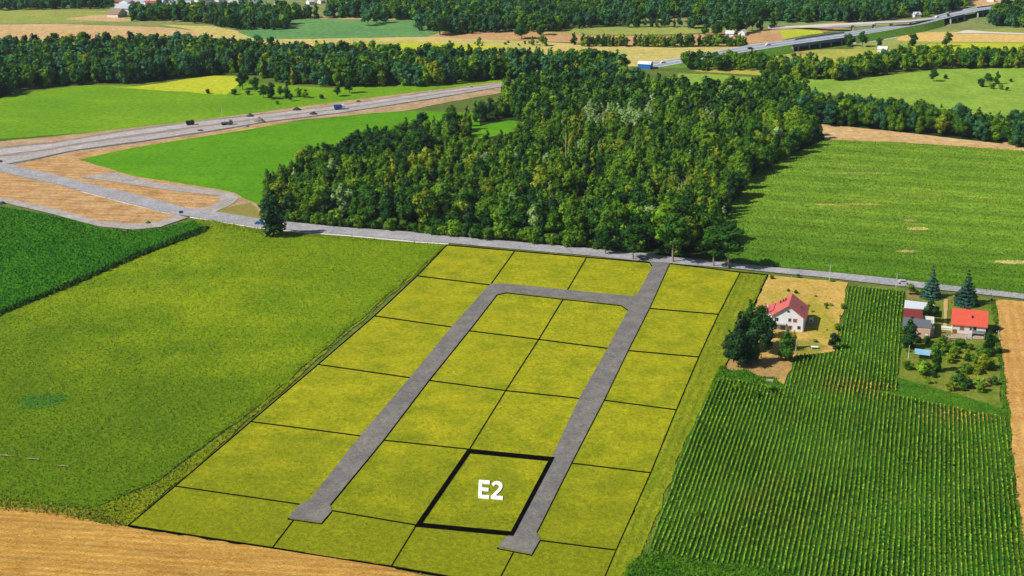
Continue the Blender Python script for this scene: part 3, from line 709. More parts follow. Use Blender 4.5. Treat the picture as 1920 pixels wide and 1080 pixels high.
for j in ind:
    mk = woodmat(px_[j], py_[j]); kd = pick([('round', 3), ('tall', 2.2)])
    h = random.uniform(11.5, 19)*(1.0 if mk != 'silver' else .92)
    if py_[j] < 392+(px_[j]-500)*.07 and px_[j] > 600: h *= .74; kd = pick([('spike', 3), ('tall', 1.5), ('round', 1.2)])
    elif px_[j] > 1150: h *= 1.1
    else: h *= .95
    third = ('left end', 'left half', 'left middle', 'middle', 'right middle', 'right half', 'right end')[min(6, max(0, int((px_[j]-500)/125)))]
    row = 'by the road,' if py_[j] > 392+(px_[j]-500)*.088 else 'inside,'
    tree(kd, mk, x[j], y[j], h, '%s %s tree %s %s of the wood' % (SHADE[mk], FORM[kd], row, third), 'trees at the front of the central wood', random.uniform(.95, 1.25))
keys, hs = [], []
for j in rest:
    mk = woodmat(px_[j], py_[j])
    edge = (px_[j] < 800 and py_[j] < 345) or px_[j] > 1400+(300-py_[j])*.6
    kd = pick([('round', 3), ('tall', 2)]) if edge else pick([('spike', 4), ('tall', 2), ('round', 1.6)])
    if dist[j] > 830: kd = pick([('farround', 3), ('fartall', 2)])
    hs.append(random.uniform(10, 15) if edge else (random.uniform(7, 13)*(1.25 if random.random() < .12 else 1)))
    keys.append((kd, random.randrange(NV[kd]), mk))
stand('woodland', x[rest], y[rest], hs, keys, 'dense mass of trees filling the back of the central wood')

def wood(px, sp_, hr, wts, label, seed, kinds=(('farround', 3), ('fartall', 2)), excl=()):
    x, y = scatter(px, sp_, .42, excl, seed); keys, hs = [], []
    for a in range(len(x)):
        kd = pick(kinds); keys.append((kd, random.randrange(NV[kd]), pick(wts))); hs.append(random.uniform(*hr))
    stand('woodland', x, y, hs, keys, label)
DW = [('dark', 2.4), ('mid', 2), ('pine', .8), ('blue', 2.6), ('olive', .25)]
wood([(-90,196),(0,182),(60,168),(170,157),(260,157),(330,148),(420,139),(480,142),(500,152),(560,162),(640,163),(800,163),(950,148),(1010,150),(1110,160),(1210,165),(1200,140),(1110,128),(900,122),(700,114),(500,108),(340,96),(200,98),(0,102),(-90,104)], 6.2, (10, 16), DW, 'long dark wood across the upper left', 51, excl=[HALLGAP])
wood([(-80,20),(0,20),(120,18),(215,16),(200,2),(100,-8),(-80,-10)], 7, (8, 12), [('blue', 3), ('dark', 2), ('pine', 2)], 'bluish wood in the top left corner', 52)
wood([(240,40),(300,39),(380,46),(430,56),(540,57),(545,48),(520,38),(600,34),(540,28),(460,27),(300,25),(245,32)], 6.5, (9, 14), DW, 'dark far wood at the upper left', 53)
wood([(600,34),(780,38),(810,58),(850,66),(950,60),(1040,60),(1080,54),(1160,48),(1290,38),(1570,42),(1600,44),(1700,34),(1808,18),(1812,-8),(1700,-40),(620,-40),(610,12)], 7.5, (10, 15), [('mid', 2), ('dark', 3), ('blue', 3), ('pine', .6)], 'huge far forest along the top of the photo', 54, excl=[[(540,22),(620,8),(640,20),(600,34)],[(1150,36),(1330,35),(1340,39),(1160,41)],[(900,38),(960,38),(960,50),(900,50)]])
wood([(1845,44),(1870,50),(1990,56),(1990,20),(1880,22)], 7, (10, 14), DW, 'far wood at the top right edge', 55)
wood([(1290,134),(1345,134),(1410,133),(1445,146),(1500,152),(1570,152),(1640,142),(1750,130),(1990,128),(1990,114),(1760,110),(1690,108),(1640,118),(1560,136),(1480,130),(1400,122),(1320,122),(1262,128)], 6, (8, 12), [('mid', 3), ('dark', 2), ('olive', .8), ('blue', .8)], 'tree belt between the right meadow and highway', 56)
wood([(1880,275),(1990,290),(1990,246),(1900,244),(1868,252)], 5.8, (10, 14), DW, 'dark wood at the right edge', 57, (('round', 3), ('tall', 1)))
wood([(1500,205),(1600,218),(1700,228),(1800,243),(1862,256),(1880,270),(1760,256),(1640,244),(1500,232)], 5.6, (11, 16), DW+[('mid', 2)], 'curving wood right of the central wood', 58, (('round', 3), ('tall', 2)))
wood([(1405,168),(1440,158),(1500,170),(1520,200),(1420,190),(1330,178)], 6, (8, 12), [('mid', 3), ('dark', 2)], 'low young wood north of the central wood', 59, excl=[HALLGAP])

def bare(px, py, h):
    me = bpy.data.meshes.get('bare_trunk')
    if not me:
        me = trunk_mesh('bare_trunk', 12, 2, .2, 3, 2.2); me.materials.append(pmat('dead_wood', S(206,196,160), .1))
    q = W(px, py); o = empty('dead_tree', q, random.uniform(0, 6)); o.scale = (1.2, 1.2, h/10.5)
    tag(o, 'bare pale dead tree standing among green crowns in the wood', 'tree', 'dead trees of the central wood'); link('trunk', me, None, o)
for a, b in ((1264,380),(1276,384),(1270,392),(1258,372),(1285,376),(1100,402),(1060,300),(1150,350),(1035,410),(1190,300),(900,330),(1340,330)): bare(a, b, random.uniform(12, 15))
for k in range(70):
    px = 545+k*10.6; py = 414+(px-535)*.0905+random.uniform(-3, 2)
    if 1205 < px < 1250: continue
    q = W(px, py); tree('bush', pick([('dark', 2), ('mid', 3), ('pine', .6), ('silver', .6 if k < 35 else .15), ('lime', .5)]), q[0], q[1], random.uniform(2.8, 7), '%s shrub at the foot of the central wood, %s of the roadside row' % (['low', 'leafy'][k % 2], ('far left', 'left', 'left middle', 'middle', 'right middle', 'right', 'far right')[k//10]), 'shrubs along the foot of the central wood', 1.1)
for k in range(16):
    px, py = random.uniform(1500, 1575), random.uniform(545, 660)
    if inside(YARDPX, np.array([px]), np.array([py]))[0] and py > 552 and not (px < 1540 and 590 < py < 640):
        q = W(px, py); tree('bush', pick([('olive', 2), ('mid', 1), ('lime', 1)]), q[0], q[1], random.uniform(.5, 1.3), 'low weed clump in the dry yard right of the white house', 'weed clumps of the dry yard', 1.5)
# --- single trees
def T(kind, mk, px, py, h, label, group=None, **k):
    q = W(px, py); return tree(kind, mk, q[0], q[1], h, label, group, **k)
T('tall', 'pine', 512, 444, 22, 'tall dark lone tree on the meadow side of the village road', i=1, wide=1.25)
for q, (a, b, h, lab, mk) in enumerate([(1135,477,12,'leftmost thin trunked tree on the road verge above the plots','dark'), (1187,487,15,'second thin trunked tree just left of the plot road entrance','dark'), (1262,492,21,'tallest thin trunked tree right of the plot road entrance','dark'), (1338,500,17,'thin trunked tree left of the last roadside tree','dark'), (1365,503,19,'rightmost thin trunked roadside tree casting a shadow on the field','dark')]):
    T('stem', mk, a, b, h, lab, 'thin trunked roadside trees', i=q % 3, wide=1.45)
T('bush', 'lime', 1310, 470, 4, 'light green shrub behind the roadside trees', wide=1.2); T('bush', 'mid', 1240, 478, 3.4, 'green shrub by the plot road entrance')
T('cone', 'spruce', 1745, 559, 12.5, 'blue green spruce left of the two by the road', 'spruces by the village road', i=0, wide=1.25)
T('cone', 'spruce', 1811, 572, 13.5, 'blue green spruce behind the orange roofed house', 'spruces by the village road', i=1, wide=1.3)
T('cone', 'dark', 1823, 575, 8.5, 'small dark spruce right behind the orange roof', i=2)
for px, py, h, wd, kd, mk, lab in [(1384,690,13,1.1,'round','pine','dark dense tree nearest the camera in the clump by the white house'), (1408,684,15,1.05,'tall','pine','slender dark tree at the front right of the clump by the white house'), (1432,662,13,1.05,'round','pine','dark tree of the clump nearest the white house'),
        (1404,656,18,1.1,'tall','dark','tallest dark tree at the back of the clump by the white house'), (1366,672,10,1.2,'tall','pine','low dark tree at the left rim of the clump'), (1385,662,15,1.0,'tall','pine','dark pointed tree left at the back of the clump'), (1422,636,12,1.1,'round','dark','dark tree at the back of the clump touching the white wall'),
        (1434,604,7,.9,'tall','rust','rusty brown tree against the pink roof'),
        (1473,678,11.5,1.25,'tall','dark','olive dark tree in front of the white house'), (1488,655,7,.8,'tall','olive','pale slender tree before the white gable'), (1562,656,6,1.1,'round','pine','dark round tree at the left edge of the corn strip'),
        (1745,606,8.5,1.15,'round','dark','round green tree between the outbuilding and orange roofed house'), (1703,655,12,1.15,'tall','pine','tall dark conifer like tree left of the pink walled outbuilding'), (1755,698,10,.85,'tall','dark','dark green tree right of the blue canopy'),
        (1853,664,8,1.1,'round','dark','round dark tree right of the orange roofed house'), (1730,702,5,1.2,'bush','lime','light green bushy tree below the blue canopy'), (1842,696,6,1.2,'round','olive','yellow green tree at the right of the garden'),
        (1798,722,4.2,1.2,'bush','dark','dark shrub in the lower garden'), (1815,729,3,1.3,'bush','pine','low dark shrub beside the one in the lower garden'), (1862,722,3.2,1,'bush','dark','small shrub at the lower right garden corner'),
        (1787,655,3,1.2,'bush','mid','green shrub before the orange roofed house steps'), (1810,655,2.2,1.2,'bush','dark','small dark shrub right of the garden path'), (1720,643,2.6,1.3,'bush','pine','dark hedge shrub below the pink walled outbuilding'), (1737,644,2.6,1.3,'bush','dark','green hedge shrub below the pink walled outbuilding'),
        (1785,673,3.2,1,'bush','mid','shrub in the middle of the garden lawn'), (1447,524,1.6,1.2,'bush','dark','low dark shrub at the road corner of the dry yard'), (1497,521,1.5,1.2,'bush','dark','low shrub on the verge above the pink roof'), (1560,529,1.5,1.3,'bush','mid','low shrub by the road at the corn corner'),
        (1478,547,1.2,1.2,'bush','dark','tiny shrub left of two behind the pink roof'), (1492,551,1.5,1.2,'bush','dark','tiny shrub right of two behind the pink roof'), (1708,548,3.2,1,'bush','olive','brownish shrub by the road left of the spruces'), (1722,553,1.8,1.4,'bush','lime','low yellow green shrub left of the spruces'),
        (1795,560,3,.6,'bush','pine','narrow dark bush between the two spruces'), (1385,730,2.2,1.5,'bush','mid','green shrub in the rank grass below the dark clump'), (1445,735,2.6,1.5,'bush','mid','green shrub beside the corn corner'), (1420,745,2,1.5,'bush','dark','dark shrub before the corn corner'),
        (1307,970,1.8,1.5,'bush','mid','leafy shrub growing between the corn rows'), (1570,620,2.6,1.1,'bush','mid','shrub at the left corn edge beside the yard'), (1580,580,2.2,1.0,'bush','mid','small shrub at the top left corn edge')]:
    T(kd, mk, px, py, h, lab, wide=wd)
# meadow trees at the upper left
for px, py, h, kd, mk, lab in [(455,168,10,'round','dark','dark round tree at the right end of the yellow patch'), (478,173,8,'round','dark','round dark tree second from the yellow patch'), (494,184,7,'round','dark','dark tree left in the meadow group by the road works'), (508,186,8.5,'round','pine','darkest round tree in the meadow group by the road works'),
        (526,182,6,'round','mid','green tree in the middle of the meadow group'), (538,183,7.5,'fartall','dark','slender tree in the meadow group'), (545,190,4,'round','dark','low round tree at the front of the meadow group'), (560,182,5,'farround','mid','green round tree at the right of the meadow group'),
        (572,184,4.5,'farround','mid','small tree at the right end of the meadow group'), (633,181,6,'round','dark','dark tree standing alone above the blue truck'), (655,175,8,'round','pine','dark tree at the wood edge above the road'), (439,178,3,'bush','pine','low dark shrub by the yellow patch'),
        (390,176,2.4,'bush','pine','tiny dark shrub on the yellow patch edge'), (603,186,2.4,'bush','dark','tiny shrub on the meadow above the road'), (520,196,2.0,'bush','mid','tiny shrub near the road works edge'), (465,178,2.4,'bush','mid','pale low shrub between the two round trees'),
        (1750,153,7,'round','dark','dark tree alone on the right meadow'), (1773,148,2.6,'bush','dark','small shrub beside the meadow tree'), (1840,163,4.2,'bush','dark','wide shrub left in the meadow thicket'), (1852,158,6,'farround','dark','taller bush left in the meadow thicket'), (1869,158,7,'fartall','dark','tall dark tree of the meadow thicket'),
        (1860,167,3,'bush','mid','green shrub at the middle of the meadow thicket'), (1876,168,2.6,'bush','mid','low shrub at the right of the meadow thicket'), (1888,170,2,'bush','dark','last tiny shrub of the meadow thicket'), (1895,154,2,'bush','dark','tiny shrub right of the meadow thicket'),
        (1712,87,8,'farround','dark','left round tree on the bright field edge'), (1775,87,8.5,'farround','dark','right round tree on the bright field edge'), (1592,87,8,'farround','dark','left tree below the end of the viaduct'), (1617,88,9.5,'round','dark','dark tree right of the viaduct end'), (1648,88,6,'farround','blue','small dark round tree by the slip road'),
        (1735,32,12,'fartall','mid','tall light tree beside the far junction'), (1777,42,7,'fartall','mid','slender tree in front of the far bridge'),
        (690,48,11,'farround','blue','left tree of three before the far forest'), (706,44,10,'farround','dark','middle tree of three before the far forest'), (720,43,9,'farround','blue','right tree of three before the far forest'), (786,57,11,'farround','blue','lone tree on the cool green field'),
        (825,66,13,'wide','dark','broad dark tree at the forest corner'), (845,62,10,'farround','pine','dark tree beside the broad corner tree'), (978,73,10,'wide','dark','broad dark tree on the brown field edge'), (1015,66,10,'farround','dark','tree right of the broad brown field tree'), (952,60,9,'fartall','dark','pointed tree before the far cottages'),
        (998,85,6,'fartall','mid','small tree left on the yellow stubble'), (1017,86,7,'farround','mid','left small tree of the pair on the stubble'), (1023,86,6,'fartall','olive','right small tree of the pair on the stubble'), (899,80,3.5,'farround','mid','tiny tree on the stubble'), (898,82,2.6,'bush','mid','tiny shrub on the stubble'), (1076,84,8,'fartall','dark','first tree left of the long tree row'),
        (1322,66,7,'farround','dark','small tree right of the brown field gap'), (1345,66,9,'wide','dark','low broad tree on the brown field'), (1370,64,13,'wide','dark','big dark tree hiding the white cottages'), (1388,62,13,'farround','dark','dark tree right of the white cottages'), (1410,58,11,'farround','dark','dark tree of the field clump right'), (1425,57,10,'fartall','dark','rightmost slender tree of the field clump'), (1448,53,11,'fartall','dark','lone slender tree on the brown field'),
        (1152,50,8,'fartall','dark','slender tree at the left end of the far hedgerow'), (1475,42,9,'farround','blue','tree before the narrow green field'), (1505,42,9,'farround','dark','tree pair left before the forest'), (1520,42,8,'fartall','dark','tree pair right before the forest')]:
    T(kd, mk, px, py, h*1.25, lab, 'single trees scattered over the far fields', wide=1.15)
for k in range(11):
    T('farround' if k % 3 else 'fartall', pick([('dark', 2), ('blue', 2)]), 1168+k*10.5+random.uniform(-2, 2), 51+random.uniform(-.6, .8), random.uniform(7, 11), 'tree of the far hedgerow in front of the top forest', 'trees of the far hedgerow')
for k in range(8):
    T('farround', pick([('dark', 2), ('blue', 2)]), 1289+k*7+random.uniform(-2, 2), 53+random.uniform(-2.6, 1.8), random.uniform(7, 12), 'dark tree of the hedgerow above the brown field gap', 'trees above the brown field gap')
for k in range(60):
    if k in (17, 18, 41): continue
    T('fartall' if random.random() < .6 else 'farround', pick([('mid', 2), ('dark', 1.5), ('olive', 1.0)]), 1092+k*5.2+random.uniform(-1.6, 1.6), 87+random.uniform(-.5, .7), random.uniform(7, 10.5), 'tree in the long row between yellow and brown fields, %s stretch' % ('first', 'second', 'third', 'fourth', 'fifth', 'last')[k//10], 'trees of the long field row', wide=1.05)
for k in range(26):
    T('bush', pick([('mid', 2), ('dark', 1.5), ('olive', 1.5)]), random.choice([850, 895, 965, 1000])+random.gauss(0, 14), 80+random.uniform(-1, 14)*.8, random.uniform(1.2, 2.6), 'small scrub bush on the yellow stubble field', 'scrub bushes on the yellow stubble')
for k in range(22):
    T('farround' if random.random() < .5 else 'fartall', pick([('mid', 2), ('dark', 2)]), 1300+k*11+random.uniform(-3, 3), 122+random.uniform(-4, 5)-k*.1, random.uniform(5, 8.5), 'young tree at the foot of the highway embankment', 'young trees below the highway embankment')

# ============================================================ HIGHWAY
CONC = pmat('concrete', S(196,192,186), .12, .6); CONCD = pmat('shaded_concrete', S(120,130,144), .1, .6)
BLUEP = pmat('blue_parapet', S(86,122,160), .08); GRASSB = fmat('bank_grass', S(92,136,44), S(110,146,50), S(80,124,38), 12, 2)
HZ = 5.0
HU = [(1215,118),(1280,107),(1413,83),(1480,74.5),(1547,64.5),(1640,53),(1710,43),(1780,22),(1827,13.5),(1990,-7)]
HL = [(1228,127),(1280,118),(1360,103),(1480,84),(1587,69.5),(1670,56),(1735,44),(1790,30),(1840,19),(1990,-2)]
NH = 60
HUr, HLr = resample(HU, NH), resample(HL, NH)
zs = [min(HZ, .3+k*.6) for k in range(NH)]
up = [W(a[0], a[1], z) for a, z in zip(HUr, zs)]; lo = [W(a[0], a[1], z) for a, z in zip(HLr, zs)]
def strip3(name, A, B, mat, thick, label=None, kind=None, parent=None, cat='road'):
    m = MB(); n = len(A)
    vs = list(A)+list(B)+[(p[0], p[1], p[2]-thick) for p in A]+[(p[0], p[1], p[2]-thick) for p in B]; fs = []
    for i in range(n-1):
        fs += [(n+i, n+i+1, i+1, i), (2*n+i, 2*n+i+1, 3*n+i+1, 3*n+i), (i, i+1, 2*n+i+1, 2*n+i), (n+i+1, n+i, 3*n+i, 3*n+i+1)]
    m.add(vs, fs); o = m.build(name, mat, parent)
    me = o.data; me.attributes.new('tint', 'FLOAT', 'POINT').data.foreach_set('value', [1.0]*len(me.vertices))
    if label: tag(o, label, cat, kind=kind)
    return o
strip3('highway', up, lo, HIGHWAY, .5, 'new grey dual carriageway on its embankment', 'structure')
def lerp(a, b, t): return tuple(a[i]+(b[i]-a[i])*t for i in range(3))
m = MB()
for t0 in (.03, .47, .95):
    for i in range(NH-1):
        a, b, c, d = lerp(up[i], lo[i], t0), lerp(up[i+1], lo[i+1], t0), lerp(up[i+1], lo[i+1], t0+.025), lerp(up[i], lo[i], t0+.025)
        m.add([(p[0], p[1], p[2]+.02) for p in (a, d, c, b)], [(0, 1, 2, 3)])
tag(m.build('road_marking', WHITE), 'white edge and centre lines of the highway', 'road marking', kind='structure')
def isbridge(px): return 1490 < px < 1592 or 1783 < px < 1812 or px > 1830
def bank(side, other, sgn, label):
    vs, fs = [], []
    seg = []
    for i in range(NH):
        px = (HLr if side is lo else HUr)[i][0]
        if isbridge(px): seg.append(None); continue
        p = Vector(side[i]); q = Vector(other[i]); d = (p-q); d.z = 0; d.normalize(); z = p.z
        seg.append(((p.x, p.y, z-.05), (p.x+d.x*z*2.2, p.y+d.y*z*2.2, .03)))
    m = MB()
    for a, b in zip(seg[:-1], seg[1:]):
        if a and b: m.add([a[0], b[0], b[1], a[1]], [(0, 1, 2, 3) if sgn > 0 else (3, 2, 1, 0)])
    o = m.build('embankment', GRASSB); me = o.data; me.attributes.new('tint', 'FLOAT', 'POINT').data.foreach_set('value', [1.0]*len(me.vertices))
    tag(o, label, 'embankment', kind='structure')
bank(lo, up, 1, 'green embankment slope on the near side of the highway'); bank(up, lo, -1, 'embankment slope on the far side of the highway')
def viaduct(x0, x1, label, npier):
    A = [W(*p, HZ+.9) for p in resample([q for q in HLr if x0 <= q[0] <= x1], 8)]
    Bk = [W(*p, HZ+.9) for p in resample([q for q in HUr if x0 <= q[0] <= x1], 8)]
    r_ = empty('viaduct', (A[0][0], A[0][1], 0)); tag(r_, label, 'bridge')
    def put(mb, name, mat): return localise(mb.build(name, mat), r_)
    for X, Y, nm in ((A, Bk, 'near'), (Bk, A, 'far')):
        m = MB()
        for a, b in zip(X[:-1], X[1:]):
            q = (Vector(Y[0])-Vector(X[0])); q.z = 0; q.normalize(); q *= -.3
            m.slab([a, b, (b[0]+q.x, b[1]+q.y, b[2]), (a[0]+q.x, a[1]+q.y, a[2])][::-1], 2.3)
        put(m, 'parapet', BLUEP)
    m = MB()
    for (a, b, c, d) in zip(A[:-1], A[1:], Bk[1:], Bk[:-1]): m.slab([(p[0], p[1], HZ-.55) for p in (a, b, c, d)], .9)
    put(m, 'deck', CONCD)
    for k in range(npier):
        t = (k+.5)/npier*(len(A)-1); i = int(t); fr_ = t-i
        a = lerp(A[i], A[min(i+1, len(A)-1)], fr_); b = lerp(Bk[i], Bk[min(i+1, len(A)-1)], fr_)
        for s_ in (.12, .5, .88):
            c = lerp(a, b, s_); m = MB(); m.cyl((c[0], c[1], 0), (c[0], c[1], HZ-1.4), .75, .65, 10); put(m, 'pier', CONC)
    for e in (0, -1):
        a, b = Vector(A[e]), Vector(Bk[e]); c = (a+b)/2; m = MB(); m.box((c.x, c.y, (HZ-1.45)/2), ((a-b).length, 1.2, HZ-1.45), math.atan2((a-b).y, (a-b).x)); put(m, 'abutment', CONC)
    return r_
viaduct(1486, 1594, 'blue grey viaduct carrying the highway over the yellow field', 5)
viaduct(1778, 1816, 'short bridge of the highway near the top right', 1)
viaduct(1826, 1985, 'long dark viaduct in the top right corner', 7)
# crossing road on a flyover, slip road
CA = [W(x_, y_, z_) for x_, y_, z_ in [(1440,53,.4),(1500,50.5,2),(1560,47.5,5),(1640,43.5,8),(1705,41,8),(1745,36,6),(1790,33,.4)]]
CBk = [(p[0]+1.5, p[1]+9, p[2]) for p in CA]
fo = strip3('flyover_road', CBk, CA, pmat('pale_road', S(206,202,196), .06), .9, 'pale minor road rising over the highway on a flyover', 'structure')
r_ = empty('flyover', (CA[3][0], CA[3][1], 0)); tag(r_, 'pale concrete flyover supports beside the highway junction', 'bridge')
for i, t_ in ((2, .5), (3, .0), (3, .5), (4, .1)):
    c = lerp(CA[i], CA[i+1], t_)
    m = MB(); m.box((c[0]+.7, c[1]+4.5, (c[2]-1)/2), (1.2, 7, c[2]-1.05)); localise(m.build('pier', CONC), r_)
SLIP = [W(x_, y_, .25) for x_, y_ in [(1600,83),(1640,78),(1680,71),(1700,63),(1712,54),(1720,49)]]
SLIPB = [W(x_, y_, .25) for x_, y_ in [(1600,79),(1640,73.5),(1668,67),(1686,60),(1698,53),(1706,48)]]
strip3('slip_road', SLIPB, SLIP, pmat('slip_pale', S(192,188,184), .08), .2, 'pale curving slip road below the flyover', 'structure')
band('track', [(1440,54),(1540,51),(1640,45)], [(1440,56),(1540,54),(1640,49)], GRAVEL, 'pale track beside the brown field')
band('track', [(1790,62),(1815,57),(1850,60),(1990,66)], [(1790,63),(1815,63),(1850,63),(1990,68)], pmat('chalk', S(220,212,200), .08), 'pale chalk patch on the right field')
band('track', [(1290,100),(1430,96),(1520,98)], [(1292,102),(1430,99),(1520,101)], SAND, 'sandy path under the viaduct')
# blue covered hall at the start of the highway
BL = pmat('blue_tarp', S(40,120,200), .1, rough=.5); WT = pmat('white_tarp', S(236,240,244), .04, rough=.6)
b0 = W(1210, 128); r_ = empty('blue_hall', b0, R(-20)); tag(r_, 'blue walled tent hall with white roof at the highway end', 'hall')
m = MB(); m.box((0, 0, 1.7), (9, 7, 3.4)); m.build('wall', BL, r_)
m = MB(); n_ = 8; pts = [(-4*math.cos(math.pi*k/n_)*1.0, 3.42+1.6*math.sin(math.pi*k/n_)) for k in range(n_+1)]
m.add([(-4.8, p[0]*.95, p[1]) for p in pts]+[(4.8, p[0]*.95, p[1]) for p in pts], [(k, k+1, n_+2+k, n_+1+k) for k in range(n_)]+[tuple(range(n_, -1, -1)), tuple(range(n_+1, 2*n_+2))])
m.build('roof', WT, r_)

# ============================================================ BUILDINGS
def frame(root):
    return root
GLASS = pmat('dark_glass', S(40,48,58), .1, rough=.15, spec=.6); WFR = pmat('white_frame', S(230,230,228), .03)
BROWNW = pmat('brown_wood', S(150,92,60), .15)
def wall_gable(m, w_, d_, he, hr):
    """box w (x) by d (y), ridge along y"""
    x, y = w_/2, d_/2
    m.add([(-x,-y,0),(x,-y,0),(x,-y,he),(0,-y,hr),(-x,-y,he),(-x,y,0),(x,y,0),(x,y,he),(0,y,hr),(-x,y,he)],
          [(0,1,2,3,4), (9,8,7,6,5), (1,6,7,2), (5,0,4,9), (2,7,8,3), (3,8,9,4)])
def gable_roof(m, w_, d_, he, hr, ov, th, y0=0):
    x = w_/2; sl = (hr-he)/x; xo = x+ov; z0 = he-sl*ov
    for sg in (-1, 1):
        a = [(sg*xo, y0-d_/2-ov, z0+th), (sg*xo, y0+d_/2+ov, z0+th), (0, y0+d_/2+ov, hr+th), (0, y0-d_/2-ov, hr+th)]
        if sg < 0: a = a[::-1]
        m.slab(a, th*.9)
def window(parent, x, y, z, w_, h_, nrm='y', frame_mat=None, pane=None, shutters=None):
    m = MB(); t = .08
    if nrm == 'y':
        m.box((x, y, z), (w_+.24, t, h_+.24)); o = m.build('window', frame_mat or WFR, parent)
        for k in (-1, 1): MB().box((x+k*w_/4, y-t*.5-.02, z), (w_/2-.06, .04, h_-.06)).build('pane', pane or GLASS, o)
    else:
        m.box((x, y, z), (t, w_+.24, h_+.24)); o = m.build('window', frame_mat or WFR, parent)
        for k in (-1, 1): MB().box((x+(t*.5+.02)*nrm, y+k*w_/4, z), (.04, w_/2-.06, h_-.06)).build('pane', pane or GLASS, o)
    return o
# roof material with tile rows
def tilemat(name, col, ang=GA):
    m, t, b = newmat(name); g = t.nodes.new('ShaderNodeNewGeometry'); pos = g.outputs['Position']
    a = axis(t, pos, ang); s_ = math_(t, 'SINE', math_(t, 'MULTIPLY', a, 2*math.pi/.45))
    z = t.nodes.new('ShaderNodeSeparateXYZ'); t.links.new(pos, z.inputs[0]); s2 = math_(t, 'SINE', math_(t, 'MULTIPLY', z.outputs[2], 2*math.pi/.3))
    n = stretch(t, noise(t, .8, pos, 4), .3, .7)
    f = math_(t, 'ADD', math_(t, 'MULTIPLY_ADD', s_, .06, .9), math_(t, 'ADD', math_(t, 'MULTIPLY', s2, .05), math_(t, 'MULTIPLY', n, .16)))
    t.links.new(mixc(t, 1.0, col, f, 'MULTIPLY'), b.inputs['Base Color']); b.inputs['Roughness'].default_value = .55; b.inputs['Specular IOR Level'].default_value = .3
    return m
PINK = tilemat('pink_red_tiles', S(206,106,98)); ORANGE = tilemat('orange_tiles', S(212,88,64), GA)
RENDER = pmat('white_render', S(236,238,244), .05, .7); RENDER2 = pmat('cream_render', S(226,220,212), .06, .7); PINKW = pmat('pinkish_render', S(216,176,150), .08)
SLATE = pmat('grey_sheet_roof', S(104,108,118), .1); DRED = pmat('dark_red_roof', S(136,54,52), .12); WROOF = pmat('white_sheet_roof', S(214,222,230), .06)
# white house
fl, frt = W(1447, 618), W(1505, 624)
hw, hd, he, hr_ = 11.0, 12.6, 5.3, 9.3
c_ = Vector(((fl[0]+frt[0])/2, (fl[1]+frt[1])/2, 0)); c_ += Vector((math.sin(GA), math.cos(GA), 0))*(hd/2)
H1 = empty('white_house', c_, -GA); tag(H1, 'white two storey house with pink red gable roof in the dry yard', 'house')
m = MB(); wall_gable(m, hw, hd, he, hr_); m.build('wall', RENDER, H1)
m = MB(); gable_roof(m, hw, hd, he, hr_, .7, .22); rf = m.build('roof', PINK, H1)
for sx, sy in ((-2.6, 2.5), (-3.6, 2.9), (-1.8, 2.2)):
    z_ = hr_-abs(sx)*(hr_-he)/(hw/2)
    MB().box((sx, sy, z_+.5), (.5, .6, 1.3)).build('chimney', pmat('chimney_brick', S(110,60,56), .1), rf)
MB().box((3.8, .5, 7.0), (.35, .9, .35)).build('roof_hatch', GLASS, rf)
# wing at the left rear
m = MB(); m.box((-hw/2-1.6, 2.2, 2.4), (3.2, 7, 4.8)); m.build('wing', RENDER, H1)
m = MB(); m.slab([(-hw/2-3.9, -1.9, 4.3), (-hw/2-.1, -1.9, 5.75), (-hw/2-.1, 6.3, 5.75), (-hw/2-3.9, 6.3, 4.3)], .2); m.build('wing_roof', PINK, H1)
yf = -hd/2-.03
window(H1, -3.9, yf, 4.0, 1.3, 1.3); window(H1, .6, yf, 4.2, .9, 1.2); window(H1, 2.4, yf, 4.2, 1.3, 1.3, pane=BROWNW); window(H1, 0, yf, 7.3, .8, .8)
window(H1, 1.0, yf, 1.6, 1.1, 1.2, pane=BROWNW); window(H1, 3.9, yf, 1.7, 1.1, 1.2); window(H1, hw/2+.03, -2, 4.0, 1.2, 1.2, 1); window(H1, hw/2+.03, 2.5, 1.6, 1.2, 1.2, 1)
MB().box((-2.9, yf-.75, 2.75), (4.9, 1.5, .18)).build('balcony', CONC, H1)
b = MB()
for k in range(12): b.box((-5.2+k*.42, yf-1.45, 3.3), (.06, .06, .95))
b.box((-2.9, yf-1.45, 3.8), (4.9, .08, .08)); b.build('railing', WFR, H1)
MB().box((-4.2, yf-.02, 1.1), (1.0, .1, 2.1)).build('door', GLASS, H1); MB().box((-1.6, yf-.02, 1.0), (1.6, .1, 1.6)).build('garage_door', pmat('grey_door', S(120,130,150), .1), H1)
MB().box((hw/2-.35, yf-.1, 2.6), (.14, .14, 5.1)).build('drainpipe', WFR, H1)
# cabinet / skylit hut in its shade
q = W(1521, 606); r_ = empty('garden_cabin', q, -GA); tag(r_, 'small white and blue cabinet standing in the white house shade', 'cabinet')
MB().box((0, 0, .9), (1.3, 1.1, 1.8)).build('body', WT, r_); MB().box((0, -.57, 1.0), (.7, .05, .9)).build('door', BL, r_); MB().box((0, 0, 1.86), (1.5, 1.3, .1)).build('roof', WT, r_)
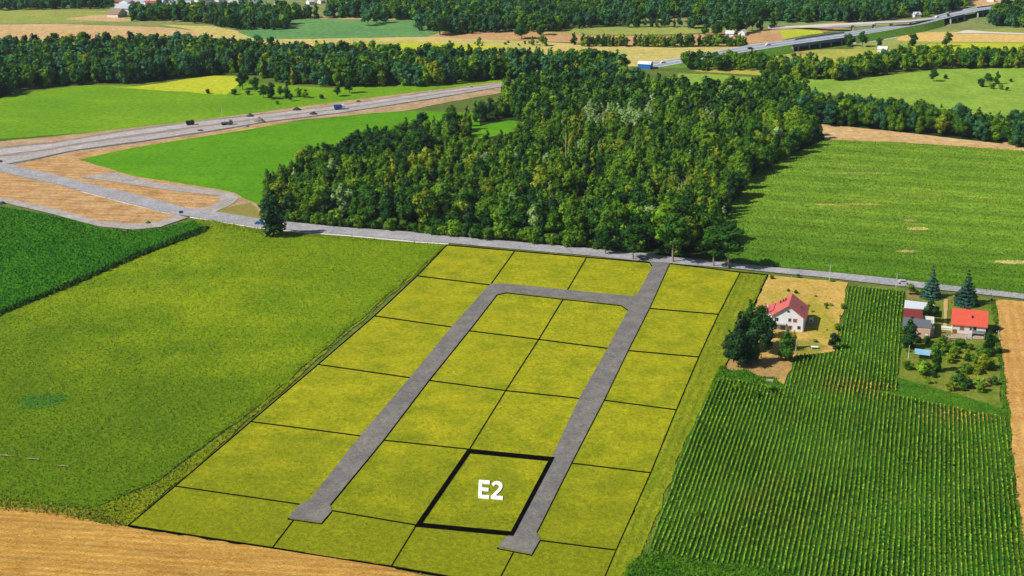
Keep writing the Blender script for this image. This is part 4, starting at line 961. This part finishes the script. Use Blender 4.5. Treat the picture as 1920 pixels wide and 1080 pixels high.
# white garden bench-table
q = W(1527, 655); r_ = empty('garden_table', q, -GA+R(10)); tag(r_, 'white garden table on the grass below the white house', 'table')
MB().box((0, 0, .95), (2.4, 1.3, .1)).build('table_top', WT, r_)
for sx in (-1, 1):
    for sy in (-1, 1): MB().cyl((sx*1.05, sy*.5, 0), (sx*1.0, sy*.48, .9), .05, .05, 6).build('leg', WT, r_)
q = W(1443, 716); r_ = empty('stone_trough', q, -GA); tag(r_, 'pale stone trough at the corner of the dry yard', 'trough')
m = MB(); m.box((0, 0, .12), (2.2, 1.2, .24))
for sx, sy, a, b_ in ((0, .55, 2.2, .12), (0, -.55, 2.2, .12), (1.04, 0, .12, .98), (-1.04, 0, .12, .98)): m.box((sx, sy, .48), (a, b_, .48))
m.build('basin', CONC, r_)
# orange roofed house (ridge across)
fl, frt = W(1785, 625), W(1846, 631)
c_ = Vector(((fl[0]+frt[0])/2, (fl[1]+frt[1])/2, 0))+Vector((math.sin(GA), math.cos(GA), 0))*4.8
H2 = empty('orange_roof_house', c_, -GA+math.pi/2); H2.name = 'bungalow'; tag(H2, 'cream house with bright orange tiled roof beside the garden', 'house')
m = MB(); wall_gable(m, 9.6, 11.0, 3.7, 7.4); m.build('wall', RENDER2, H2)
m = MB(); gable_roof(m, 9.6, 11.0, 3.7, 7.4, .55, .2); rf = m.build('roof', ORANGE, H2)
MB().box((.4, .5, 7.9), (.7, 1.6, 1.0)).build('chimney', pmat('chimney_dark', S(90,56,48), .1), rf)
MB().box((-2.6, -.8, 6.0), (.4, .4, .9)).build('vent_pipe', GLASS, rf)
# front wall of H2 is local -x
window(H2, -4.83, 2.3, 2.2, 1.5, 1.3, -1, pane=BROWNW); window(H2, -4.83, -.6, 2.3, .8, .9, -1); window(H2, .5, -5.53, 2.2, 1.1, 1.1)
m = MB(); m.box((-5.7, -3.2, 1.55), (1.7, 4.2, .2)); m.box((-5.7, -1.2, .75), (1.7, .2, 1.5)); m.box((-5.7, -5.2, .75), (1.7, .2, 1.5)); pr = m.build('porch', CONC, H2)
MB().box((-6.5, -3.2, 2.05), (.1, 4.2, .8)).build('railing', CONCD, pr)
m = MB()
for k in range(6): m.box((-6.7-k*.28, -.4, 1.3-k*.22), (.28, 1.3, .22))
m.build('steps', CONC, H2); MB().box((-4.85, -1.9, 2.6), (.1, 1.0, 2.0)).build('door', GLASS, H2)
MB().box((-4.87, 4.6, .9), (.12, 1.4, 1.4)).build('cellar_door', BROWNW, H2)
# outbuilding of three roofs
ob = W(1716, 635); H3 = empty('outbuilding', ob, -GA); tag(H3, 'long outbuilding with grey, dark red and white sheet roofs', 'outbuilding')
def loc3(p, r_): 
    d = Vector(p)-Vector(r_.location); c, s_ = math.cos(-r_.rotation_euler[2]), math.sin(-r_.rotation_euler[2])
    return (d.x*c-d.y*s_, d.x*s_+d.y*c, d.z)
m = MB(); m.box((2.2, 1.5, 1.9), (5.0, 3.0, 3.8)); m.build('wall', PINKW, H3)
m = MB(); m.box((1.4, 9.0, 1.7), (9.0, 12.0, 3.4)); m.build('rear_wall', RENDER2, H3)
def roofq(pts, z, th, name, mat):
    q = [loc3(W(a, b_, zz), H3) for (a, b_, zz) in pts]; m = MB(); m.slab(q, th); m.build(name, mat, H3)
roofq([(1692,611.5,4.1),(1747,615.5,4.1),(1746,600,4.9),(1694,594,4.9)], 0, .2, 'grey_roof', SLATE)
roofq([(1694,593.5,4.95),(1730,597,4.95),(1730,581,4.2),(1695,577.5,4.2)], 0, .2, 'red_roof', DRED)
roofq([(1695,577,3.9),(1752,581,3.6),(1752.5,569,3.6),(1697,562.5,3.6)], 0, .2, 'white_roof', WROOF)
MB().box((5.2, 5.0, 4.9), (.6, .6, 1.6)).build('chimney', RENDER2, H3)
window(H3, 1.2, -.03, 2.0, .9, .9); MB().box((3.6, -.04, 1.0), (.9, .08, 2.0)).build('door', WT, H3)
# blue canopy
q0 = W(1729, 672); r_ = empty('canopy', q0, -GA); tag(r_, 'pale blue sheet canopy on posts in the right garden', 'canopy')
m = MB(); m.add([(-2.6, -2, 2.1), (2.3, -2.2, 2.0), (2.7, 2.4, 2.3), (-2.6, 2.2, 2.45), (0, 0, 2.15)], [(0,1,4),(1,2,4),(2,3,4),(3,0,4)])
m.add([(-2.6, -2, 2.04), (2.3, -2.2, 1.94), (2.7, 2.4, 2.24), (-2.6, 2.2, 2.39), (0, 0, 2.09)], [(1,0,4),(2,1,4),(3,2,4),(0,3,4)])
m.build('sheet', pmat('pale_blue_sheet', S(140,190,216), .12), r_)
for a, b_, z_ in ((-2.5,-1.9,2.05),(2.2,-2.1,1.95),(2.6,2.3,2.25),(-2.5,2.1,2.35)): MB().cyl((a, b_, 0), (a, b_, z_), .06, .05, 6).build('post', BROWNW, r_)
# low wall and path by the orange roofed house
q = W(1775, 619); tag(MB().box((q[0], q[1], .5), (3.6, 1.6, 1.0), -GA).box((q[0], q[1], 1.06), (3.8, 1.8, .12), -GA).build('low_wall', RENDER2), 'low pale wall block left of the orange roofed house', 'wall')
band('path', [(1790,628),(1850,632),(1850,634)], [(1760,634),(1800,637),(1850,638)], pmat('paving', S(176,160,144), .15), 'narrow paved path before the orange roofed house', cat='path')
band('path', [(1770,562),(1777,563)], [(1768,618),(1775,619)], pmat('worn_path', S(196,170,110), .15), 'worn straw coloured path beside the orange roofed house', cat='path')
for px, py, s_ in ((1776,632,.5),(1781,632,.45),(1812,637,.5),(1822,637,.5)):
    q = W(px, py); r_ = empty('flower_pot', q); tag(r_, 'small white flower pot on the ground by the orange roofed house', 'pot', 'white pots by the orange roofed house')
    MB().cyl((0, 0, 0), (0, 0, s_), s_*.55, s_*.8, 10).build('pot', WT, r_); MB().cyl((0, 0, s_*.9), (0, 0, s_*1.5), s_*.7, s_*.3, 7).build('plant', MATS['mid'], r_)
# poles
def pole(px, py, h, label, arm=True):
    q = W(px, py); r_ = empty('utility_pole', q); tag(r_, label, 'pole', 'utility poles')
    MB().cyl((0, 0, 0), (0, 0, h), .16, .1, 8).build('pole', pmat('pole_concrete', S(214,206,190), .08), r_)
    if arm:
        MB().box((0, 0, h-.5), (1.6, .12, .12), -GA).build('crossarm', CONCD, r_)
        for k in (-.7, 0, .7): MB().cyl((k*math.cos(GA), -k*math.sin(GA), h-.44), (k*math.cos(GA), -k*math.sin(GA), h-.2), .06, .04, 6).build('insulator', WT, r_)
pole(1555, 527, 6.5, 'pale concrete pole by the road at the dry yard'); pole(1680, 541, 6, 'pale concrete pole by the road at the corn strip')
pole(1868, 662, 8, 'pole at the right edge of the garden'); pole(1703, 674, 5, 'short pole beside the dark conifer in the garden', False); pole(1857, 566, 5, 'pole by the road at the tan straw field')
pole(417, 223, 7, 'pale pole on the road works between gravel heaps', False); pole(1492, 660, 4.5, 'white post by the tree before the white gable', False)

# far houses
def far_house(px, py, w_, d_, he, hr, rz, wm, rm, label, group='houses of the distant village', wins=3):
    q = W(px, py); o = empty('village_house', q, rz); tag(o, label, 'house', group)
    m = MB(); wall_gable(m, w_, d_, he, hr); m.build('wall', wm, o)
    m = MB(); gable_roof(m, w_, d_, he, hr, .4, .25); m.build('roof', rm, o)
    for k in range(wins): MB().box((-w_/2+w_*(k+.5)/wins, -d_/2-.03, he*.55), (1.1, .1, 1.3)).build('window', GLASS, o)
    return o
GR = pmat('pale_grey_roof', S(190,196,206), .08); BRN = pmat('brown_roof', S(150,128,104), .1); REDR = pmat('red_roof', S(180,96,70), .1); BLR = pmat('blue_grey_roof', S(130,156,190), .08)
far_house(220, 31, 14, 11, 3, 7, R(70), RENDER2, BRN, 'big barn with brown roof left of the far wood', 'houses of the distant village')
vl = [(232,22),(238,12),(247,17),(262,14),(274,10),(284,15),(296,11),(270,5),(300,5),(318,3),(330,7),(340,2),(352,6),(368,3),(384,6),(396,2),(404,5),(420,2),(440,4),(455,2),(470,5),(250,4),(225,7)]
for k, (a, b_) in enumerate(vl):
    rm, rn = random.choice([(GR, 'pale grey'), (BLR, 'blue grey'), (REDR, 'red'), (GR, 'pale grey')])
    far_house(a, b_, random.uniform(8, 13), random.uniform(8, 14), random.uniform(3, 5), random.uniform(6, 8), random.uniform(0, 3), RENDER, rm, 'white walled house with %s roof in the distant top left village' % rn)
for a, b_, lab in ((520,12,'white house in the forest gap near the top'), (582,8,'first pale house above the cool green field'), (602,6,'second pale house above the cool green field'), (922,45,'pale cottage in the far forest left of two'), (930,52,'pale cottage before the pointed tree'),
                (905,50,'pale cottage at the forest corner'), (1368,68,'white cottage under the big dark tree'), (1392,66,'second white cottage right under the big dark tree'), (1552,27,'white house at the forest edge left'), (1590,16,'small white house deep in the far forest'),
                (1565,22,'white house at the forest edge right'), (1858,3,'grey house on the tan field in the top right corner'), (1718,32,'pale shed by the far junction'), (1655,98,'pale shed in front of the right tree belt'), (1715,32,'low pale shed beside the far junction tree')):
    far_house(a, b_, random.uniform(4, 6), random.uniform(5, 7), 2.6, 4.4, random.uniform(0, 3), RENDER, random.choice([GR, WROOF, BRN]), lab, 'scattered pale far cottages')

# ============================================================ ROAD WORKS
TY = pmat('tyre', S(26,26,28), .05); DKS = pmat('dark_steel', S(60,46,42), .1)
def lorry(px, py, rz, cabm, boxm, label, L=5.4, boxh=2.0):
    o = empty('lorry', W(px, py), rz); tag(o, label, 'lorry', 'vehicles on the road works')
    MB().box((0, 0, .95), (L, 1.1, .25)).build('chassis', TY, o)
    m = MB(); x0 = L/2-2.0; m.add([(x0,-1.2,1.0),(L/2,-1.2,1.0),(L/2,-1.2,2.0),(L/2-.4,-1.2,3.0),(x0,-1.2,3.0),(x0,1.2,1.0),(L/2,1.2,1.0),(L/2,1.2,2.0),(L/2-.4,1.2,3.0),(x0,1.2,3.0)], [(0,1,2,3,4),(9,8,7,6,5),(1,6,7,2),(2,7,8,3),(3,8,9,4),(4,9,5,0),(0,5,6,1)])
    cb = m.build('cab', cabm, o); MB().add([(L/2+.02,-1.0,2.05),(L/2+.02,1.0,2.05),(L/2-.36,1.0,2.95),(L/2-.36,-1.0,2.95)], [(0,1,2,3)]).build('windscreen', GLASS, cb)
    m = MB(); bl = L-2.4; m.add([(-L/2,-1.25,1.1),(-L/2+bl,-1.25,1.1),(-L/2+bl,1.25,1.1),(-L/2,1.25,1.1),(-L/2-.2,-1.3,1.1+boxh),(-L/2+bl+.1,-1.3,1.1+boxh),(-L/2+bl+.1,1.3,1.1+boxh),(-L/2-.2,1.3,1.1+boxh)], [(3,2,1,0),(4,5,6,7),(0,1,5,4),(1,2,6,5),(2,3,7,6),(3,0,4,7)])
    m.build('cargo_box', boxm, o)
    for x_ in (-L/2+1, -L/2+2.2, L/2-1):
        for s_ in (-1, 1): MB().cyl((x_, s_*.85, .5), (x_, s_*1.2, .5), .5, .5, 12).build('wheel', TY, o)
lorry(357, 235, R(20), DKS, DKS, 'dark brown lorry on the road works at the left', 4.6, 1.6); lorry(637, 206, R(15), pmat('cab_white', S(220,226,232), .03), pmat('blue_box', S(48,100,170), .06), 'blue lorry with white cab on the road works', 6.6, 2.1)
lorry(426, 235, R(20), pmat('cab_grey', S(120,128,130), .03), pmat('grey_box', S(104,112,112), .06), 'grey low lorry in the middle of the road works', 6.5, .9)
def heap(px, py, w_, h_, col, label):
    o = empty('gravel_heap', W(px, py), random.uniform(0, 3)); tag(o, label, 'heap', 'heaps of gravel on the road works')
    m = MB(); n1, n2 = 16, 6; r2 = random.Random(int(px)); vs = []
    for j in range(n2):
        t = j/(n2-1)
        for i in range(n1): rr = w_/2*(1-t)**.85*r2.uniform(.88, 1.12)+.05; a = 2*math.pi*i/n1; vs.append((rr*math.cos(a)*1.2, rr*math.sin(a)*.85, h_*t**.9*r2.uniform(.92, 1.05)))
    fs = [(j*n1+i, j*n1+(i+1) % n1, (j+1)*n1+(i+1) % n1, (j+1)*n1+i) for j in range(n2-1) for i in range(n1)]+[tuple((n2-1)*n1+i for i in range(n1))]
    m.add(vs, fs).build('pile', pmat('heap_%d' % px, S(*col), .25, 2), o)
heap(469, 219, 5, 2.2, (66,78,92), 'dark blue grey heap at the far road edge'); heap(487, 229, 7, 3.2, (120,114,108), 'largest grey gravel heap on the road works'); heap(557, 207, 5.5, 2.2, (54,48,46), 'blackish heap left of the blue lorry')
heap(588, 215, 5, 2, (60,52,52), 'dark heap near the green field below the lorry'); heap(463, 238, 3, 1.2, (110,124,140), 'low blue grey heap near the vivid field'); heap(376, 246, 4, 1.1, (70,52,44), 'low dark soil heap on the near road edge'); heap(672, 191, 3.5, 1.2, (70,66,64), 'small dark heap right of the blue lorry')
heap(884, 164, 3, 1.1, (90,84,80), 'small dark heap by the wood edge'); heap(1, 304, 3, 1.2, (60,70,90), 'dark heap at the far left road end'); heap(5, 382, 3, 1.2, (60,66,70), 'dark heap on the lower loop at the left edge'); heap(278,419,3.5,1.3,(72,96,40),'weedy green mound by the lower loop road')
r3 = random.Random(5)
for k in range(90):
    gx, gy = r3.uniform(1700, 1862), r3.uniform(640, 738)
    if gy > 706+(gx-1690)*.3 or (1708 < gx < 1750 and gy < 682) or (1770 < gx < 1850 and gy < 650): continue
    tree('bush', r3.choice(['mid', 'dark', 'olive', 'lime', 'mid']), *W(gx, gy)[:2], r3.uniform(1.0, 3.4), 'small garden bush on the %s %s of the right garden lawn' % ('upper' if gy < 685 else 'lower', 'left' if gx < 1780 else 'right'), 'low plants of the right garden', 1.2)
q = W(340, 404); r_ = empty('sign_board', q, R(20)); tag(r_, 'small blue and white board at the road junction', 'sign')
MB().box((0, 0, 1.6), (1.8, .1, 1.2)).build('panel', BL, r_)
for s_ in (-.7, .7): MB().cyl((s_, .1, 0), (s_, .1, 2.2), .05, .05, 6).build('post', WFR, r_)
def car(px, py, rz, mat, label):
    o = empty('car', W(px, py, HZ) if px > 1200 else W(px, py, .06), rz); tag(o, label, 'car', 'cars on the roads')
    m = MB(); pr = [(-2.1,.35),(2.1,.35),(2.1,.85),(1.2,.95),(.6,1.45),(-1.2,1.45),(-1.9,.95),(-2.1,.9)]
    m.add([(a, -.88, b_) for a, b_ in pr]+[(a, .88, b_) for a, b_ in pr], [tuple(range(8)), tuple(range(15, 7, -1))]+[(i, 8+i, 8+(i+1) % 8, (i+1) % 8) for i in range(8)])
    m.build('body', mat, o); MB().box((-.3, 0, 1.2), (1.7, 1.8, .38)).build('windows', GLASS, o)
    for a in (-1.3, 1.3):
        for s_ in (-.85, .85): MB().cyl((a, s_-.1, .33), (a, s_+.1, .33), .33, .33, 10).build('wheel', TY, o)
CW = pmat('car_white', S(236,238,240), .02, rough=.3, spec=.5); CD = pmat('car_dark', S(40,46,56), .02, rough=.3, spec=.5)
car(1243, 119, R(25), CW, 'white car leftmost on the highway'); car(1440, 85, R(25), CW, 'white car on the highway before the viaduct'); car(1407, 92, R(25), CD, 'dark car on the highway before the viaduct'); car(1757, 33, R(35), CW, 'white car on the highway near the far bridge')
car(1694, 532, R(-12), pmat('car_silver', S(190,190,190), .02, rough=.3, spec=.5), 'silver car with dark windows on the village road'); car(487, 421, R(-12), pmat('car_blue', S(70,110,160), .02, rough=.3), 'blue car on the village road behind the lone tree')
BAREM = fmat('bare_meadow', S(150,146,90), S(100,112,44), S(178,168,126), 2, .6, bump=.8)
# bare soil clods and pale gaps at the lower left of the meadow
for (a, b_, w_) in ((12,856,6),(62,863,5),(118,876,5)):
    sheet('bare_patch', [(a-w_*3,b_-1),(a,b_-1.6),(a+w_*2.6,b_+.6),(a+w_*2,b_+2),(a-w_*2,b_+1.2)], BAREM, 'pale bare soil gap in the lower left meadow', jit=.35, step=.8, cat='ground', z=.5)

HZM = bpy.data.materials.new('haze_air'); HZM.use_nodes = True; t_ = HZM.node_tree
t_.nodes.remove(t_.nodes['Principled BSDF']); pv = t_.nodes.new('ShaderNodeVolumePrincipled'); t_.links.new(pv.outputs[0], t_.nodes['Material Output'].inputs['Volume'])
pv.inputs['Color'].default_value = (.72, .84, 1, 1); pv.inputs['Density'].default_value = .000035; pv.inputs['Anisotropy'].default_value = .2
tag(MB().box((0, 4400, 87.5), (12200, 9300, 177)).build('haze', HZM), 'thin pale air haze over the whole landscape', 'haze', kind='stuff')

# woods need their node group once all kinds are known
G = gn_tree()
for o in STANDS:
    md = o.modifiers.new('woodland', 'NODES'); md.node_group = G
print('objects', len(bpy.data.objects))
